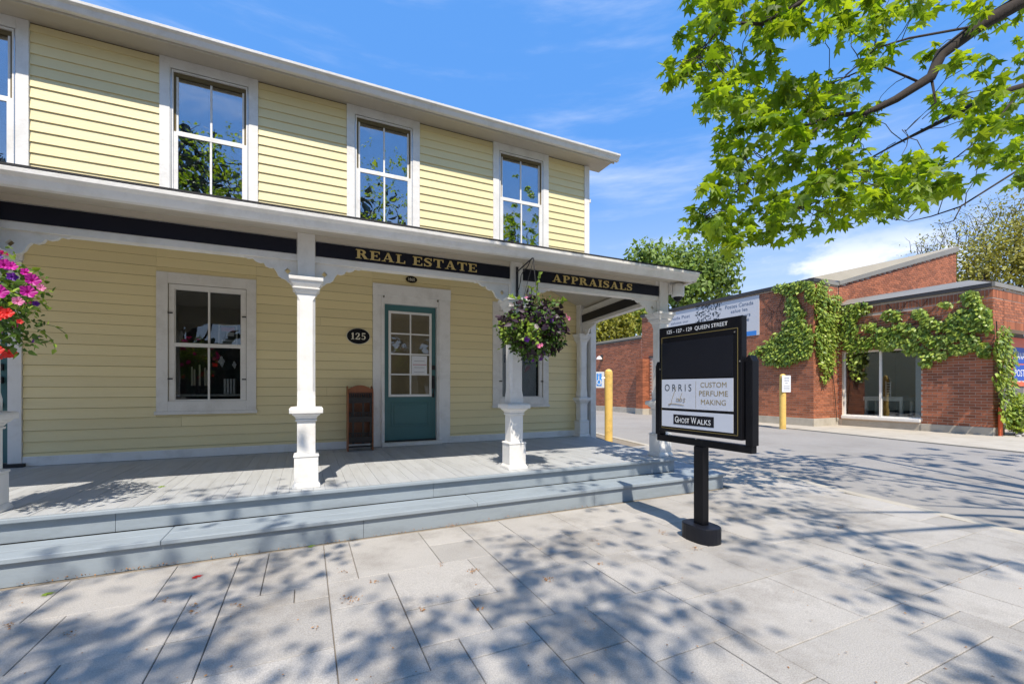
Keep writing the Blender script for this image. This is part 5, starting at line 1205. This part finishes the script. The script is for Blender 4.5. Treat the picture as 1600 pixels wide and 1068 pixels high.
# trees across the street, seen in the upstairs panes
for k_, (X, Y, hgt) in enumerate([(-5.5, -19, 14.5), (3.2, -20, 12.8), (11.5, -20, 12.5), (-14, -22, 13)]):
    b_ = [(Vector((X + math.cos(a_) * rr_, Y + math.sin(a_) * rr_ * .6, z_)), rad_) for a_, rr_, z_, rad_ in [(0, 0, hgt - 2, 2.0), (.5, 2.0, hgt - 4, 2.0), (2.4, 2.2, hgt - 3.4, 1.9), (3.9, 2.4, hgt - 5.5, 2.1), (5.4, 2.2, hgt - 6, 2.1), (1.5, .8, hgt - 6.5, 2.4), (0, 2.8, hgt - 7.5, 1.9), (3, 2.8, hgt - 8, 1.9)]]
    bgtree('street_tree', ['tall tree across the street mirrored in the window next to the left end', 'tree across the street mirrored in the middle upstairs window', 'tree across the street mirrored in the window by the house corner', 'tree across the street mirrored in the leftmost upstairs window'][k_], (X, Y, 0), b_, 3600, .36, 'leaf_street', twigs=4, seed=30 + k_)

items = []; r = random.Random(77)
for _ in range(5000):
    p = Vector((r.uniform(-22, 24), -25 + r.choice((-.6, .6)) * r.uniform(.8, 1.1), r.uniform(.1, 4.0) + .35 * math.sin(_ * .7))); items.append((p, rv(r), rv(r) + Vector((0, .8, .4)), r.uniform(.4, .8)))
hd_ = thing('added_hedge', 'unseen leafy row added across the street to darken the low porch window reflections', 'added_hedge', (0, -25, 0))  # dark leafy row added out of view, darkens the lower porch glass reflections
MB().box(-22, 24, -25.5, -24.6, -.1, 3.7).build('stems', 'earth', hd_); stuff(leaf_mesh('foliage', items, SV, SF, 'leaf_street', hd_))

# ================================================================== LITTER
r = random.Random(5); items = []
def scatter(px, py, rx, ry, n_, s=.011):
    for _ in range(n_):
        a = r.uniform(0, 6.283); k = r.random(); p = onZ(px + rx * k * math.cos(a), py + ry * k * math.sin(a), .004)
        items.append((p + Vector((0, 0, r.uniform(.001, .006))), Vector((r.uniform(-1, 1), r.uniform(-1, 1), r.uniform(-.1, .1))), Vector((r.uniform(-.3, .3), r.uniform(-.3, .3), 1)), s * r.uniform(.5, 1.4)))
for px, py, rx, ry, n_ in [(545, 935, 16, 8, 34), (580, 908, 14, 5, 14), (540, 893, 12, 3, 10), (740, 891, 10, 4, 22), (690, 882, 6, 4, 10), (706, 820, 16, 4, 26), (300, 955, 12, 5, 16), (110, 990, 14, 6, 14), (12, 975, 14, 6, 26), (305, 945, 14, 4, 14), (855, 904, 12, 6, 34), (1037, 832, 10, 6, 30), (1085, 856, 12, 4, 28), (1313, 822, 9, 4, 34), (930, 845, 8, 5, 14), (935, 880, 10, 2, 10), (745, 950, 12, 3, 12), (660, 951, 6, 3, 8), (260, 938, 12, 4, 12), (375, 944, 14, 4, 14), (490, 980, 10, 4, 8)]: scatter(px, py, rx, ry, n_)
for k in range(520):
    Y = r.uniform(-5.4, 2); p = Vector((xc(Y) + r.uniform(.0, .05), Y, -.03)); items.append((p, rv(r), Vector((r.uniform(-.4, .4), r.uniform(-.4, .4), 1)), .014 * r.uniform(.5, 1.6)))
for k in range(300):
    X = r.uniform(-2.2, 2.6); p = Vector((X, -2.94 - abs(r.gauss(0, .014)), .005)); items.append((p, rv(r), Vector((r.uniform(-.4, .4), r.uniform(-.4, .4), 1)), .009 * r.uniform(.5, 1.6)))
for k in range(140): scatter(r.uniform(0, 1600), r.uniform(830, 1068), 2, 2, 1, .011)
lt = leaf_mesh('leaf_litter', items, SV, SF, 'litter', None); stuff(lt); lt['label'] = 'dry brown blossom litter scattered on the paving'; lt['category'] = 'litter'
for px, py, z, m_, lab, nm in [(247, 760, DZ + .004, 'basket_lime', 'small green fallen leaf lying on the porch boards', 'fallen_leaf'), (300, 901, .006, 'petal_red', 'fallen red petal on the paving by the step', 'fallen_petal'), (481, 853, .006, 'basket_lime', 'curled green leaf fallen on the paving against the step', 'fallen_leaf'), (65, 928, .006, 'basket_lime', 'flat pale green leaf fallen on the paving slab', 'fallen_leaf')]:
    p = onZ(px, py, z); tag(leaf_mesh(nm, [(p, Vector((1, .3, .1)), Vector((.1, .2, 1)), .06)], LV, LF, m_, None), lab, 'leaf')
